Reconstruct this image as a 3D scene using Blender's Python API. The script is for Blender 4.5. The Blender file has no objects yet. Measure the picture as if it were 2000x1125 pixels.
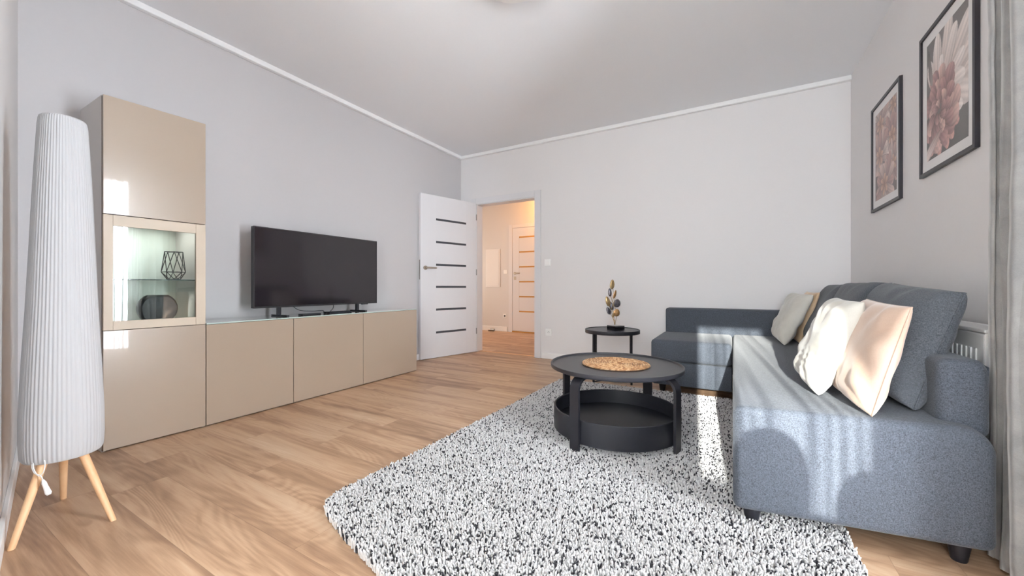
import bpy, bmesh, math, random
import numpy as np
from mathutils import Vector, Matrix, noise

R = math.radians
PI = math.pi
C = bpy.context.scene.collection
random.seed(7)

# ------------------------------------------------------------------ camera
scene = bpy.context.scene
cam_data = bpy.data.cameras.new('camera')
cam_data.sensor_fit = 'HORIZONTAL'
cam_data.sensor_width = 36.0
cam_data.lens = 36.0 * 753.18 / 2000.0
cam_data.shift_y = -2.3 / 2000.0
cam_data.clip_start = 0.02
cam = bpy.data.objects.new('camera', cam_data)
cam.location = (0, 0, 0.8908)
cam.rotation_euler = (R(90), 0, 0.5198)
C.objects.link(cam)
scene.camera = cam

# ------------------------------------------------------------------ world, sun, exposure
SUN_AZ, SUN_EL = R(4.2), R(14.8)
world = bpy.data.worlds.new('sky')
scene.world = world
world.use_nodes = True
wn = world.node_tree.nodes
wn['Background'].inputs[0].default_value = (0.935, 0.95, 1.05, 1)
wn['Background'].inputs[1].default_value = 90.0
sun_data = bpy.data.lights.new('sun', 'SUN')
sun_data.energy = 28.0
sun_data.angle = R(0.6)
sun_data.color = (1.0, 0.96, 0.92)
sun = bpy.data.objects.new('sun', sun_data)
sdir = Vector((-math.sin(SUN_AZ) * math.cos(SUN_EL), math.cos(SUN_AZ) * math.cos(SUN_EL), -math.sin(SUN_EL)))
sun.rotation_euler = sdir.to_track_quat('-Z', 'Y').to_euler()
sun.location = (2, -8, 5)
C.objects.link(sun)


def portal(name, loc, rot, sx, sy):
    l = bpy.data.lights.new(name, 'AREA')
    l.shape = 'RECTANGLE'; l.size = sx; l.size_y = sy
    l.cycles.is_portal = True
    o = bpy.data.objects.new(name, l)
    o.location = loc; o.rotation_euler = rot
    C.objects.link(o)


portal('window_portal', (1.06, 1.28, 1.16), (R(90), 0, R(90)), 0.64, 2.36)
portal('window_portal', (0.39, -1.67, 1.44), (R(90), 0, 0), 0.66, 1.32)
portal('window_portal', (-0.78, -1.67, 1.16), (R(90), 0, 0), 1.54, 2.36)
scene.view_settings.view_transform = 'Standard'
scene.view_settings.look = 'None'
scene.view_settings.exposure = 0.25
scene.view_settings.gamma = 1.0
scene.view_settings.use_curve_mapping = False
try:
    scene.cycles.use_denoising = True
    scene.cycles.max_bounces = 14
    scene.cycles.diffuse_bounces = 7
    scene.cycles.transparent_max_bounces = 16
    scene.cycles.sample_clamp_indirect = 6.0
    scene.cycles.caustics_reflective = False
    scene.cycles.caustics_refractive = False
except Exception:
    pass

# room numbers
XL, XR, YB, ZC = -3.33, 0.89, 4.37, 2.718
YREAR = -1.5


def srgb(r, g, b):
    f = lambda c: (c / 255 / 12.92) if c / 255 <= 0.04045 else ((c / 255 + 0.055) / 1.055) ** 2.4
    return (f(r), f(g), f(b), 1.0)


# ------------------------------------------------------------------ materials
class NT:
    def __init__(self, name):
        self.m = bpy.data.materials.new(name)
        self.m.use_nodes = True
        self.t = self.m.node_tree
        self.n = self.t.nodes
        self.b = self.n['Principled BSDF']
        self.out = self.n['Material Output']

    def add(self, kind, **kw):
        n = self.n.new(kind)
        for k, v in kw.items():
            if k.startswith('i_'):
                key = k[2:].replace('_', ' ')
                n.inputs[int(key) if key.isdigit() else key].default_value = v
            else:
                setattr(n, k, v)
        return n

    def link(self, a, b):
        self.t.links.new(a, b)

    def math(self, op, a, b=None, clamp=False):
        n = self.add('ShaderNodeMath', operation=op, use_clamp=clamp)
        for i, v in enumerate((a, b)):
            if v is None:
                continue
            if isinstance(v, (int, float)):
                n.inputs[i].default_value = v
            else:
                self.link(v, n.inputs[i])
        return n.outputs[0]

    def ramp(self, fac, stops):
        n = self.add('ShaderNodeValToRGB')
        e = n.color_ramp.elements
        while len(e) < len(stops):
            e.new(0.5)
        for el, (p, c) in zip(e, stops):
            el.position = p; el.color = c
        self.link(fac, n.inputs[0])
        return n.outputs[0]

    def mix(self, fac, a, b, blend='MIX'):
        n = self.add('ShaderNodeMix', data_type='RGBA', blend_type=blend)
        for i, v in ((0, fac), (6, a), (7, b)):
            if isinstance(v, (int, float)):
                n.inputs[i].default_value = v
            elif isinstance(v, tuple):
                n.inputs[i].default_value = v
            else:
                self.link(v, n.inputs[i])
        return n.outputs[2]

    def coord(self, scale=(1, 1, 1), which='Object'):
        tc = self.add('ShaderNodeTexCoord')
        mp = self.add('ShaderNodeMapping')
        mp.inputs['Scale'].default_value = scale
        self.link(tc.outputs[which], mp.inputs[0])
        return mp.outputs[0]

    def noise(self, vec, scale, detail=2, rough=0.5, dist=0.0):
        n = self.add('ShaderNodeTexNoise')
        n.inputs['Scale'].default_value = scale
        n.inputs['Detail'].default_value = detail
        n.inputs['Roughness'].default_value = rough
        n.inputs['Distortion'].default_value = dist
        if vec is not None:
            self.link(vec, n.inputs['Vector'])
        return n.outputs[0]

    def bump(self, h, strength, dist):
        n = self.add('ShaderNodeBump')
        n.inputs['Strength'].default_value = strength
        n.inputs['Distance'].default_value = dist
        self.link(h, n.inputs['Height'])
        self.link(n.outputs[0], self.b.inputs['Normal'])


def plain(name, col, rough=0.5, metal=0.0, spec=0.5, coat=0.0, var=0.03, scale=30, bump=0.0):
    t = NT(name)
    b = t.b
    v = t.coord()
    nz = t.noise(v, scale, 3)
    dark = tuple(c * (1 - var) for c in col[:3]) + (1,)
    lite = tuple(min(1, c * (1 + var)) for c in col[:3]) + (1,)
    t.link(t.mix(nz, dark, lite), b.inputs['Base Color'])
    b.inputs['Roughness'].default_value = rough
    b.inputs['Metallic'].default_value = metal
    b.inputs['Specular IOR Level'].default_value = spec
    b.inputs['Coat Weight'].default_value = coat
    b.inputs['Coat Roughness'].default_value = 0.03
    if bump:
        t.bump(nz, 0.3, bump)
    return t.m


def wood_floor():
    t = NT('oak_laminate')
    PW, PL = 0.192, 1.285
    tc = t.add('ShaderNodeTexCoord')
    sep = t.add('ShaderNodeSeparateXYZ')
    t.link(tc.outputs['Object'], sep.inputs[0])
    x, y = sep.outputs[0], sep.outputs[1]
    ry = t.math('DIVIDE', y, PW)
    row = t.math('FLOOR', ry)
    wn1 = t.add('ShaderNodeTexWhiteNoise', noise_dimensions='1D')
    t.link(row, wn1.inputs['W'])
    rx = t.math('ADD', t.math('DIVIDE', x, PL), wn1.outputs[0])
    col = t.math('FLOOR', rx)
    cmb = t.add('ShaderNodeCombineXYZ')
    t.link(row, cmb.inputs[0]); t.link(col, cmb.inputs[1])
    wn2 = t.add('ShaderNodeTexWhiteNoise', noise_dimensions='3D')
    t.link(cmb.outputs[0], wn2.inputs['Vector'])
    pr = wn2.outputs[0]
    fy = t.math('FRACT', ry); fx = t.math('FRACT', rx)
    # seams
    ey = t.math('MULTIPLY', t.math('MINIMUM', fy, t.math('SUBTRACT', 1.0, fy)), PW)
    ex = t.math('MULTIPLY', t.math('MINIMUM', fx, t.math('SUBTRACT', 1.0, fx)), PL)
    seam = t.math('LESS_THAN', t.math('MINIMUM', ey, ex), 0.0009)
    # grain coords offset by plank
    off = t.math('MULTIPLY', pr, 37.0)

    def gcoord(sx, sy):
        c = t.add('ShaderNodeCombineXYZ')
        t.link(t.math('ADD', t.math('MULTIPLY', x, sx), off), c.inputs[0])
        t.link(t.math('ADD', t.math('MULTIPLY', y, sy), off), c.inputs[1])
        t.link(off, c.inputs[2])
        return c.outputs[0]
    broad = t.noise(gcoord(0.40, 4.8), 1.3, 3, 0.5, 0.8)
    mid = t.noise(gcoord(0.9, 13.0), 1.8, 4, 0.6, 0.8)
    fine = t.noise(gcoord(5.0, 150.0), 1.5, 3, 0.6, 0.3)
    knot = t.noise(gcoord(2.2, 8.0), 1.1, 2, 0.5, 2.2)
    field = t.noise(gcoord(0.75, 4.6), 1.0, 1.5, 0.4, 0.5)
    cont = t.math('ADD', t.math('MULTIPLY', t.math('SINE', t.math('MULTIPLY', field, 150.0)), 0.5), 0.5)
    cmask = t.noise(gcoord(0.8, 5.0), 2.0, 1)
    g = t.math('ADD', t.math('MULTIPLY', broad, 0.52), t.math('MULTIPLY', mid, 0.22))
    g = t.math('ADD', g, t.math('MULTIPLY', fine, 0.10))
    g = t.math('ADD', g, t.math('MULTIPLY', t.math('MULTIPLY', cont, cmask), 0.075))
    g = t.math('ADD', g, t.math('MULTIPLY', pr, 0.03))
    g = t.math('ADD', g, 0.052)
    base = t.ramp(g, [(0.38, srgb(136, 106, 83)), (0.45, srgb(160, 128, 101)), (0.52, srgb(183, 151, 122)),
                      (0.60, srgb(194, 165, 137)), (0.69, srgb(208, 184, 158))])
    kn = t.ramp(knot, [(0.66, (0, 0, 0, 1)), (0.80, (1, 1, 1, 1))])
    base = t.mix(t.math('MULTIPLY', kn, 0.55), base, srgb(122, 88, 62))
    base = t.mix(t.math('MULTIPLY', seam, 0.45), base, srgb(104, 76, 54))
    t.link(base, t.b.inputs['Base Color'])
    t.b.inputs['Roughness'].default_value = 0.42
    t.b.inputs['Specular IOR Level'].default_value = 0.4
    t.bump(t.math('SUBTRACT', fine, t.math('MULTIPLY', seam, 1.5)), 0.25, 0.0008)
    return t.m


def fabric(name, dark, lite, scale=520, bump=0.0012, rough=0.95, sheen=0.12):
    t = NT(name)
    v = t.coord((1, 1, 0.35))
    v2 = t.coord((0.4, 0.4, 1.0))
    a = t.noise(v, scale, 2, 0.7)
    b = t.noise(v2, scale * 0.9, 2, 0.7)
    c = t.noise(t.coord(), 7.0, 2)
    m = t.math('ADD', t.math('MULTIPLY', a, 0.5), t.math('MULTIPLY', b, 0.5))
    col = t.ramp(m, [(0.38, dark), (0.62, lite)])
    col = t.mix(t.math('MULTIPLY', c, 0.10), col, dark)
    t.link(col, t.b.inputs['Base Color'])
    t.b.inputs['Roughness'].default_value = rough
    t.b.inputs['Specular IOR Level'].default_value = 0.2
    t.b.inputs['Sheen Weight'].default_value = sheen
    t.b.inputs['Sheen Roughness'].default_value = 0.5
    t.bump(m, 0.5, bump)
    return t.m


def velvet(name, dark, lite, sheen=0.6, scale=5, rough=0.7):
    t = NT(name)
    a = t.noise(t.coord((1, 1, 1)), scale, 4, 0.6, 0.6)
    b = t.noise(t.coord(), 350, 1)
    col = t.ramp(t.math('ADD', t.math('MULTIPLY', a, 0.8), t.math('MULTIPLY', b, 0.2)), [(0.35, dark), (0.65, lite)])
    t.link(col, t.b.inputs['Base Color'])
    t.b.inputs['Roughness'].default_value = rough
    t.b.inputs['Specular IOR Level'].default_value = 0.25
    t.b.inputs['Sheen Weight'].default_value = sheen
    t.b.inputs['Sheen Roughness'].default_value = 0.35
    t.bump(a, 0.2, 0.004)
    return t.m


def thin_glass(name, tint=(0.96, 0.985, 0.975, 1), ior=1.5, boost=1.0):
    t = NT(name)
    t.n.remove(t.b)
    tr = t.add('ShaderNodeBsdfTransparent'); tr.inputs[0].default_value = tint
    gl = t.add('ShaderNodeBsdfGlossy'); gl.inputs['Roughness'].default_value = 0.0
    fr = t.add('ShaderNodeFresnel'); fr.inputs[0].default_value = ior
    mx = t.add('ShaderNodeMixShader')
    t.link(t.math('MULTIPLY', fr.outputs[0], boost, clamp=True), mx.inputs[0])
    t.link(tr.outputs[0], mx.inputs[1]); t.link(gl.outputs[0], mx.inputs[2])
    t.link(mx.outputs[0], t.out.inputs[0])
    return t.m


def sheer_fabric(name='sheer_voile', lo=0.22, hi=1.5):
    t = NT(name)
    t.n.remove(t.b)
    tr = t.add('ShaderNodeBsdfTransparent'); tr.inputs[0].default_value = (1, 1, 1, 1)
    tl = t.add('ShaderNodeBsdfTranslucent'); tl.inputs[0].default_value = (0.93, 0.93, 0.93, 1)
    df = t.add('ShaderNodeBsdfDiffuse'); df.inputs[0].default_value = (0.9, 0.9, 0.9, 1)
    m1 = t.add('ShaderNodeMixShader'); m1.inputs[0].default_value = 0.35
    t.link(tl.outputs[0], m1.inputs[1]); t.link(df.outputs[0], m1.inputs[2])
    lw = t.add('ShaderNodeLayerWeight'); lw.inputs[0].default_value = 0.5
    fac = t.math('ADD', t.math('MULTIPLY', lw.outputs['Facing'], hi), lo, clamp=True)
    m2 = t.add('ShaderNodeMixShader')
    t.link(fac, m2.inputs[0]); t.link(tr.outputs[0], m2.inputs[1]); t.link(m1.outputs[0], m2.inputs[2])
    t.link(m2.outputs[0], t.out.inputs[0])
    return t.m


def attr_mat(name, attr='col', rough=0.8, spec=0.3, sheen=0.0):
    t = NT(name)
    a = t.add('ShaderNodeAttribute', attribute_name=attr)
    nz = t.noise(t.coord(), 120, 2)
    c = t.mix(t.math('MULTIPLY', nz, 0.06), a.outputs['Color'], (0.3, 0.28, 0.26, 1))
    t.link(c, t.b.inputs['Base Color'])
    t.b.inputs['Roughness'].default_value = rough
    t.b.inputs['Specular IOR Level'].default_value = spec
    t.b.inputs['Sheen Weight'].default_value = sheen
    return t.m


def oak_like(name, dark, lite, axis=(3, 3, 40), rough=0.5):
    t = NT(name)
    a = t.noise(t.coord(axis), 2.0, 4, 0.6, 0.6)
    t.link(t.ramp(a, [(0.3, dark), (0.7, lite)]), t.b.inputs['Base Color'])
    t.b.inputs['Roughness'].default_value = rough
    t.bump(a, 0.1, 0.0006)
    return t.m


M = dict(
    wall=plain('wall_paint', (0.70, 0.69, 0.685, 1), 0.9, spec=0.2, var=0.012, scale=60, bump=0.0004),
    wallL=plain('wall_paint_toned_down', (0.572, 0.556, 0.560, 1), 0.9, spec=0.2, var=0.012, scale=60, bump=0.0004),  # wall colour darkened to offset excess light on the left wall
    wallB=plain('wall_paint_lifted', (0.78, 0.765, 0.765, 1), 0.9, spec=0.2, var=0.012, scale=60, bump=0.0004),  # wall colour lightened to make up for weaker light at back and right
    ceil=plain('ceiling_paint', (0.86, 0.87, 0.89, 1), 0.95, spec=0.1, var=0.01, scale=60),
    trim=plain('white_trim', (0.89, 0.89, 0.89, 1), 0.5, var=0.01),
    doorw=plain('white_door_laminate', (0.74, 0.735, 0.75, 1), 0.35, var=0.01, scale=12),
    floor=wood_floor(),
    taupe=plain('taupe_gloss_lacquer', (0.385, 0.305, 0.235, 1), 0.28, coat=0.55, var=0.01, scale=4),
    stile=plain('beige_oak_effect_frame', srgb(197, 182, 162), 0.45, var=0.03, scale=20),
    carcass=plain('greige_cabinet_side', srgb(205, 200, 196), 0.5, var=0.01),
    gapdark=plain('brown_gap_shade', srgb(92, 76, 64), 0.6),  # dark brown standing for shade in the gaps around the doors
    inner=plain('cabinet_inside', srgb(222, 228, 220), 0.5, var=0.01),
    gtop=plain('pale_green_glass_top', srgb(196, 214, 208), 0.06, coat=1.0, var=0.01),
    glass=thin_glass('clear_cabinet_glass', (0.95, 0.98, 0.965, 1), 1.55, 2.0),
    pane=thin_glass('window_glass'),
    shelfglass=thin_glass('shelf_glass', (0.90, 0.95, 0.93, 1)),
    edgeglass=plain('glass_edge', srgb(60, 84, 78), 0.2),
    black=plain('black_satin', srgb(26, 27, 33), 0.42, var=0.04),
    blackm=plain('black_metal', srgb(24, 24, 30), 0.45, spec=0.5, var=0.04),
    tabletop=plain('charcoal_lacquer', srgb(40, 40, 45), 0.33, var=0.04),
    tvglass=plain('dark_screen', srgb(36, 31, 35), 0.09, var=0.02, spec=0.65),
    gblack=plain('gloss_black', srgb(20, 19, 22), 0.08, var=0.02, spec=0.6),
    tvbezel=plain('dark_grey_bezel', srgb(60, 58, 60), 0.35, metal=0.5),
    darkglass=plain('dark_strip_glass', srgb(66, 68, 74), 0.15, var=0.02),
    ambertint=plain('amber_reflection_tint', srgb(190, 140, 75), 0.15, var=0.02),  # amber tint paints the warm lamp's reflection onto the door strips
    nickel=plain('satin_nickel', srgb(182, 172, 158), 0.3, metal=1.0, var=0.02),
    steel=plain('brushed_steel', srgb(150, 148, 145), 0.3, metal=1.0, var=0.02),
    sofa=fabric('grey_melange_fabric', srgb(50, 54, 61), srgb(88, 93, 101)),
    sofac=fabric('grey_cushion_fabric', srgb(58, 61, 67), srgb(96, 100, 105), scale=460),
    whitec=velvet('ivory_satin', srgb(188, 185, 175), srgb(203, 200, 192), sheen=0.3, rough=0.5),
    peachc=velvet('peach_velvet', srgb(176, 150, 131), srgb(190, 167, 150), sheen=0.5),
    beigec=velvet('sand_velvet', srgb(190, 162, 130), srgb(206, 180, 150), sheen=0.4),
    curtain=velvet('grey_velvet_curtain', srgb(132, 131, 131), srgb(156, 154, 152), sheen=0.5, scale=9),
    sheer=sheer_fabric(),
    dense=sheer_fabric('fill_curtain_cloth', 1.0, 0.0),  # fully diffusing cloth for the added fill curtain
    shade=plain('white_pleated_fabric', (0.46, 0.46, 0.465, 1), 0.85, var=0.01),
    beech=oak_like('light_beech', srgb(214, 168, 122), srgb(232, 194, 152), (6, 6, 2)),
    plastic=plain('white_plastic', (0.90, 0.90, 0.89, 1), 0.35, var=0.01),
    radiator=plain('white_enamel', (0.90, 0.90, 0.90, 1), 0.3, var=0.01),
    slot=plain('dark_slot', srgb(120, 120, 124), 0.7),
    hole=plain('socket_hole', srgb(70, 70, 72), 0.7),
    frame=plain('black_picture_frame', srgb(42, 40, 46), 0.4, var=0.04),
    mount=plain('white_passepartout', (0.80, 0.79, 0.79, 1), 0.8, var=0.01),
    print=attr_mat('art_print', rough=0.35, spec=0.5),
    yarnw=attr_mat('rug_yarn', rough=0.95, spec=0.1, sheen=0.2),
    chairv=velvet('charcoal_velvet', srgb(62, 62, 68), srgb(80, 80, 88)),
)


def rattan():
    t = NT('woven_rattan')
    a = t.add('ShaderNodeAttribute', attribute_name='col')
    t.link(a.outputs['Color'], t.b.inputs['Base Color'])
    t.b.inputs['Roughness'].default_value = 0.45
    return t.m


M['rattan'] = rattan()


def leafmat(name, c1, c2):
    t = NT(name)
    a = t.noise(t.coord(), 60, 3, 0.6, 0.5)
    t.link(t.ramp(a, [(0.35, c1), (0.65, c2)]), t.b.inputs['Base Color'])
    t.b.inputs['Metallic'].default_value = 0.75
    t.b.inputs['Roughness'].default_value = 0.38
    return t.m


M['goldleaf'] = leafmat('antique_gold', srgb(150, 122, 82), srgb(190, 164, 122))
M['darkleaf'] = leafmat('dark_bronze', srgb(70, 68, 74), srgb(104, 100, 104))
M['copperleaf'] = leafmat('copper_gold', srgb(160, 116, 76), srgb(198, 160, 112))


# ------------------------------------------------------------------ object helpers
def wloc(o):
    v = Vector((0, 0, 0))
    while o is not None:
        v += o.location
        o = o.parent
    return v


def tag(o, label=None, cat=None, group=None, kind=None):
    if label: o['label'] = label
    if cat: o['category'] = cat
    if group: o['group'] = group
    if kind: o['kind'] = kind
    return o


def thing(name, label, cat, loc=(0, 0, 0), group=None, kind=None):
    o = bpy.data.objects.new(name, None)
    o.empty_display_size = 0.1
    C.objects.link(o)
    o.location = loc
    return tag(o, label, cat, group, kind)


def obj(name, bm, mat, parent=None, smooth=False, label=None, angle=None):
    """bm holds world coordinates; the object gets a sensible origin"""
    bmesh.ops.recalc_face_normals(bm, faces=bm.faces)
    me = bpy.data.meshes.new(name)
    if parent is None:
        xs = [v.co for v in bm.verts]
        mn = Vector((min(v.x for v in xs), min(v.y for v in xs), min(v.z for v in xs)))
        mx = Vector((max(v.x for v in xs), max(v.y for v in xs), max(v.z for v in xs)))
        off = Vector(((mn.x + mx.x) / 2, (mn.y + mx.y) / 2, mn.z))
    else:
        off = wloc(parent)
    for v in bm.verts:
        v.co -= off
    bm.to_mesh(me); bm.free()
    for m in (mat if isinstance(mat, (list, tuple)) else [mat]):
        me.materials.append(m)
    o = bpy.data.objects.new(name, me)
    C.objects.link(o)
    if parent is None:
        o.location = off
    else:
        o.parent = parent
    if smooth:
        me.polygons.foreach_set('use_smooth', [True] * len(me.polygons))
        if angle is not None:
            me.set_sharp_from_angle(angle=R(angle))
    if label:
        o['label'] = label
    return o


def struct(name, bm, mat, label=None, **kw):
    o = obj(name, bm, mat, **kw)
    o['kind'] = 'structure'
    if label: o['label'] = label
    return o


def BM():
    return bmesh.new()


def box(bm, x0, x1, y0, y1, z0, z1, bevel=0.0, seg=2):
    r = bmesh.ops.create_cube(bm, size=1.0)
    vs = r['verts']
    for v in vs:
        v.co = Vector((x0 + (v.co.x + .5) * (x1 - x0), y0 + (v.co.y + .5) * (y1 - y0), z0 + (v.co.z + .5) * (z1 - z0)))
    if bevel > 0:
        es = list({e for v in vs for e in v.link_edges})
        r2 = bmesh.ops.bevel(bm, geom=es, offset=bevel, segments=seg, profile=0.5, affect='EDGES', clamp_overlap=True)
        return list({v for f in r2['faces'] for v in f.verts})
    return vs


def obox(bm, p0, ax, ay, az, lx, ly, lz, bevel=0.0, seg=2):
    """box from corner p0 along unit axes"""
    r = bmesh.ops.create_cube(bm, size=1.0)
    vs = r['verts']
    p0, ax, ay, az = Vector(p0), Vector(ax), Vector(ay), Vector(az)
    for v in vs:
        v.co = p0 + ax * (v.co.x + .5) * lx + ay * (v.co.y + .5) * ly + az * (v.co.z + .5) * lz
    if bevel > 0:
        es = list({e for v in vs for e in v.link_edges})
        bmesh.ops.bevel(bm, geom=es, offset=bevel, segments=seg, profile=0.5, affect='EDGES', clamp_overlap=True)


def tube(bm, pts, r, n=10, caps=True, radii=None):
    pts = [Vector(p) for p in pts]
    rings = []
    up = None
    for i, p in enumerate(pts):
        if i == 0: d = pts[1] - pts[0]
        elif i == len(pts) - 1: d = pts[-1] - pts[-2]
        else: d = (pts[i + 1] - pts[i]).normalized() + (pts[i] - pts[i - 1]).normalized()
        d.normalize()
        if up is None:
            up = Vector((0, 0, 1)) if abs(d.z) < 0.9 else Vector((1, 0, 0))
        s = d.cross(up)
        if s.length < 1e-5:
            s = d.cross(Vector((0, 1, 0)))
        s.normalize()
        up = s.cross(d).normalized()
        rr = radii[i] if radii else r
        rings.append([bm.verts.new(p + (s * math.cos(a) + up * math.sin(a)) * rr)
                      for a in [2 * PI * k / n for k in range(n)]])
    for a, b in zip(rings, rings[1:]):
        for k in range(n):
            bm.faces.new((a[k], a[(k + 1) % n], b[(k + 1) % n], b[k]))
    if caps:
        bm.faces.new(rings[0][::-1]); bm.faces.new(rings[-1])


def lathe(bm, cx, cy, prof, n=64, close=False):
    """prof: (r,z) pairs; r==0 makes a pole"""
    rings = []
    for r, z in prof:
        if r < 1e-6:
            rings.append([bm.verts.new((cx, cy, z))])
        else:
            rings.append([bm.verts.new((cx + r * math.cos(2 * PI * k / n), cy + r * math.sin(2 * PI * k / n), z)) for k in range(n)])
    seq = list(zip(rings, rings[1:]))
    if close: seq.append((rings[-1], rings[0]))
    for a, b in seq:
        for k in range(n):
            k2 = (k + 1) % n
            if len(a) == 1 and len(b) == 1: continue
            if len(a) == 1: bm.faces.new((a[0], b[k2], b[k]))
            elif len(b) == 1: bm.faces.new((a[k], a[k2], b[0]))
            else: bm.faces.new((a[k], a[k2], b[k2], b[k]))


def smoothpath(ctrl, n=8):
    """Catmull-Rom"""
    P = [Vector(p) for p in ctrl]
    P = [P[0] * 2 - P[1]] + P + [P[-1] * 2 - P[-2]]
    out = []
    for i in range(1, len(P) - 2):
        for k in range(n):
            t = k / n
            a, b, c, d = P[i - 1], P[i], P[i + 1], P[i + 2]
            out.append(0.5 * ((2 * b) + (c - a) * t + (2 * a - 5 * b + 4 * c - d) * t * t + (3 * b - a - 3 * c + d) * t ** 3))
    out.append(P[-2])
    return out


# ================================================================== STRUCTURE
HALL_Y = 6.62
bm = BM(); box(bm, -6.2, 2.0, -3.2, 7.0, -0.12, 0.0)
fl = bpy.data.meshes.new('floor')
bmesh.ops.recalc_face_normals(bm, faces=bm.faces)
bm.to_mesh(fl); bm.free(); fl.materials.append(M['floor'])
flo = bpy.data.objects.new('floor', fl); C.objects.link(flo)
tag(flo, kind='structure', label='oak laminate floor running through the room into the hallway')

bm = BM(); box(bm, XL - 0.2, XR + 0.2, YREAR - 0.2, YB + 0.13, ZC, ZC + 0.15)
struct('ceiling', bm, M['ceil'], 'pale grey ceiling')

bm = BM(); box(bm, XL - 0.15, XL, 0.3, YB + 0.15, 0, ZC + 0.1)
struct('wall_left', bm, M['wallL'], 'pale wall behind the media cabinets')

# back wall with doorway
DX0, DX1, DZ = -3.075, -2.155, 2.035
bm = BM()
box(bm, XL - 0.15, DX0, YB, YB + 0.13, 0, ZC + 0.1)
box(bm, DX1, XR + 0.15, YB, YB + 0.13, 0, ZC + 0.1)
box(bm, DX0, DX1, YB, YB + 0.13, DZ, ZC + 0.1)
struct('wall_back', bm, M['wallB'], 'pale wall with the doorway')

# right wall with window opening
WY0, WY1, WZ = 0.98, 1.58, 2.30
bm = BM()
box(bm, XR, XR + 0.15, WY1, YB + 0.15, 0, ZC + 0.1)
box(bm, XR, XR + 0.15, YREAR - 0.15, WY0, 0, ZC + 0.1)
box(bm, XR, XR + 0.15, WY0, WY1, WZ, ZC + 0.1)
struct('wall_right', bm, M['wallB'], 'pale wall with the two flower pictures')

# near wall: slightly angled, then a return to the rear
a0 = Vector((XL, 0.467 + 0.012, 0)); a1 = Vector((-1.60, 0.479 - 0.18 * 1.73, 0))
d = (a1 - a0).normalized(); nrm = Vector((d.y, -d.x, 0))   # away from the room
bm = BM()
obox(bm, a0 - d * 0.15, d, nrm, (0, 0, 1), (a1 - a0).length + 0.15, 0.15, ZC + 0.1)
struct('wall_near', bm, M['wall'], 'wall at the left edge beside the floor lamp')
bm = BM(); box(bm, -1.75, -1.60, YREAR - 0.15, 0.0, 0, ZC + 0.1)
struct('wall_rear_side', bm, M['wall'], 'side wall behind the camera')
RX0, RX1, RZ0, RZ1 = 0.075, 0.70, 0.90, 2.08
QX0, QX1 = -1.54, -0.02
bm = BM()
box(bm, -1.75, QX0, YREAR - 0.15, YREAR, 0, ZC + 0.1)
box(bm, QX1, RX0, YREAR - 0.15, YREAR, 0, ZC + 0.1)
box(bm, QX0, QX1, YREAR - 0.15, YREAR, WZ, ZC + 0.1)
box(bm, RX1, XR + 0.15, YREAR - 0.15, YREAR, 0, ZC + 0.1)
box(bm, RX0, RX1, YREAR - 0.15, YREAR, RZ1, ZC + 0.1)
box(bm, RX0, RX1, YREAR - 0.15, YREAR, 0, RZ0)
struct('wall_rear', bm, M['wall'], 'window wall behind the camera')

# baseboards
bh, bt = 0.072, 0.014
bm = BM(); box(bm, XL, XL + bt, 0.5, YB, 0, bh, 0.003)
struct('baseboard_left', bm, M['trim'])
bm = BM(); box(bm, DX1 + 0.085, XR, YB - bt, YB, 0, bh, 0.003)
struct('baseboard_back', bm, M['trim'])
bm = BM(); box(bm, XR - bt, XR, WY1 + 0.02, YB, 0, bh, 0.003)
struct('baseboard_right', bm, M['trim'])
bm = BM(); obox(bm, a0 + d * 0.005, d, -nrm, (0, 0, 1), (a1 - a0).length - 0.02, bt, bh, 0.003)
struct('baseboard_near', bm, M['trim'])

# cornice bands on left and back wall
cz, cd = 0.042, 0.040
bm = BM(); box(bm, XL, XL + cd, 0.3, YB, ZC - cz, ZC, 0.006, 3)
struct('trim_1', bm, M['trim'], 'white cornice strip above the media cabinets')
bm = BM(); box(bm, XL + cd, XR, YB - cd, YB, ZC - cz, ZC, 0.006, 3)
struct('trim_2', bm, M['trim'], 'white cornice strip above the doorway wall')


# windows
def window(name, along, fixed, lo, hi, z1, out, mull, zl=0.0):
    """along: 'x' or 'y'; fixed: coordinate of the inner wall plane; out: +1/-1 outward"""
    root = thing(name, None, None, ((lo + hi) / 2 if along == 'x' else fixed, fixed if along == 'x' else (lo + hi) / 2, 0), kind='structure')
    f0, f1 = sorted((fixed + out * 0.05, fixed + out * 0.12))

    def seg(bm, a, b, z0, z1_, inset=0.0):
        if along == 'x': box(bm, a, b, f0 + inset, f1 - inset, z0, z1_)
        else: box(bm, f0 + inset, f1 - inset, a, b, z0, z1_)
    bm = BM()
    t = 0.06
    seg(bm, lo, lo + t, zl, z1); seg(bm, hi - t, hi, zl, z1)
    seg(bm, lo + t, hi - t, z1 - t, z1); seg(bm, lo + t, hi - t, zl, zl + t)
    for m in mull:
        seg(bm, m - 0.05, m + 0.05, zl + t, z1 - t)
    obj('window_frame', bm, M['trim'], root)
    edges = [lo + t] + [e for m in mull for e in (m - 0.05, m + 0.05)] + [hi - t]
    for a, b in zip(edges[::2], edges[1::2]):
        bm = BM(); seg(bm, a, b, zl + t, z1 - t, 0.03)
        obj('pane', bm, M['pane'], root)
    return root


window('window_1', 'y', XR, WY0, WY1, WZ, 1, [])
window('window_2', 'x', YREAR, RX0, RX1, RZ1, -1, [], RZ0)
window('fill_window', 'x', YREAR, QX0, QX1, WZ, -1, [-0.95])  # unseen window added to bring fill light to the back and right walls

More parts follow.
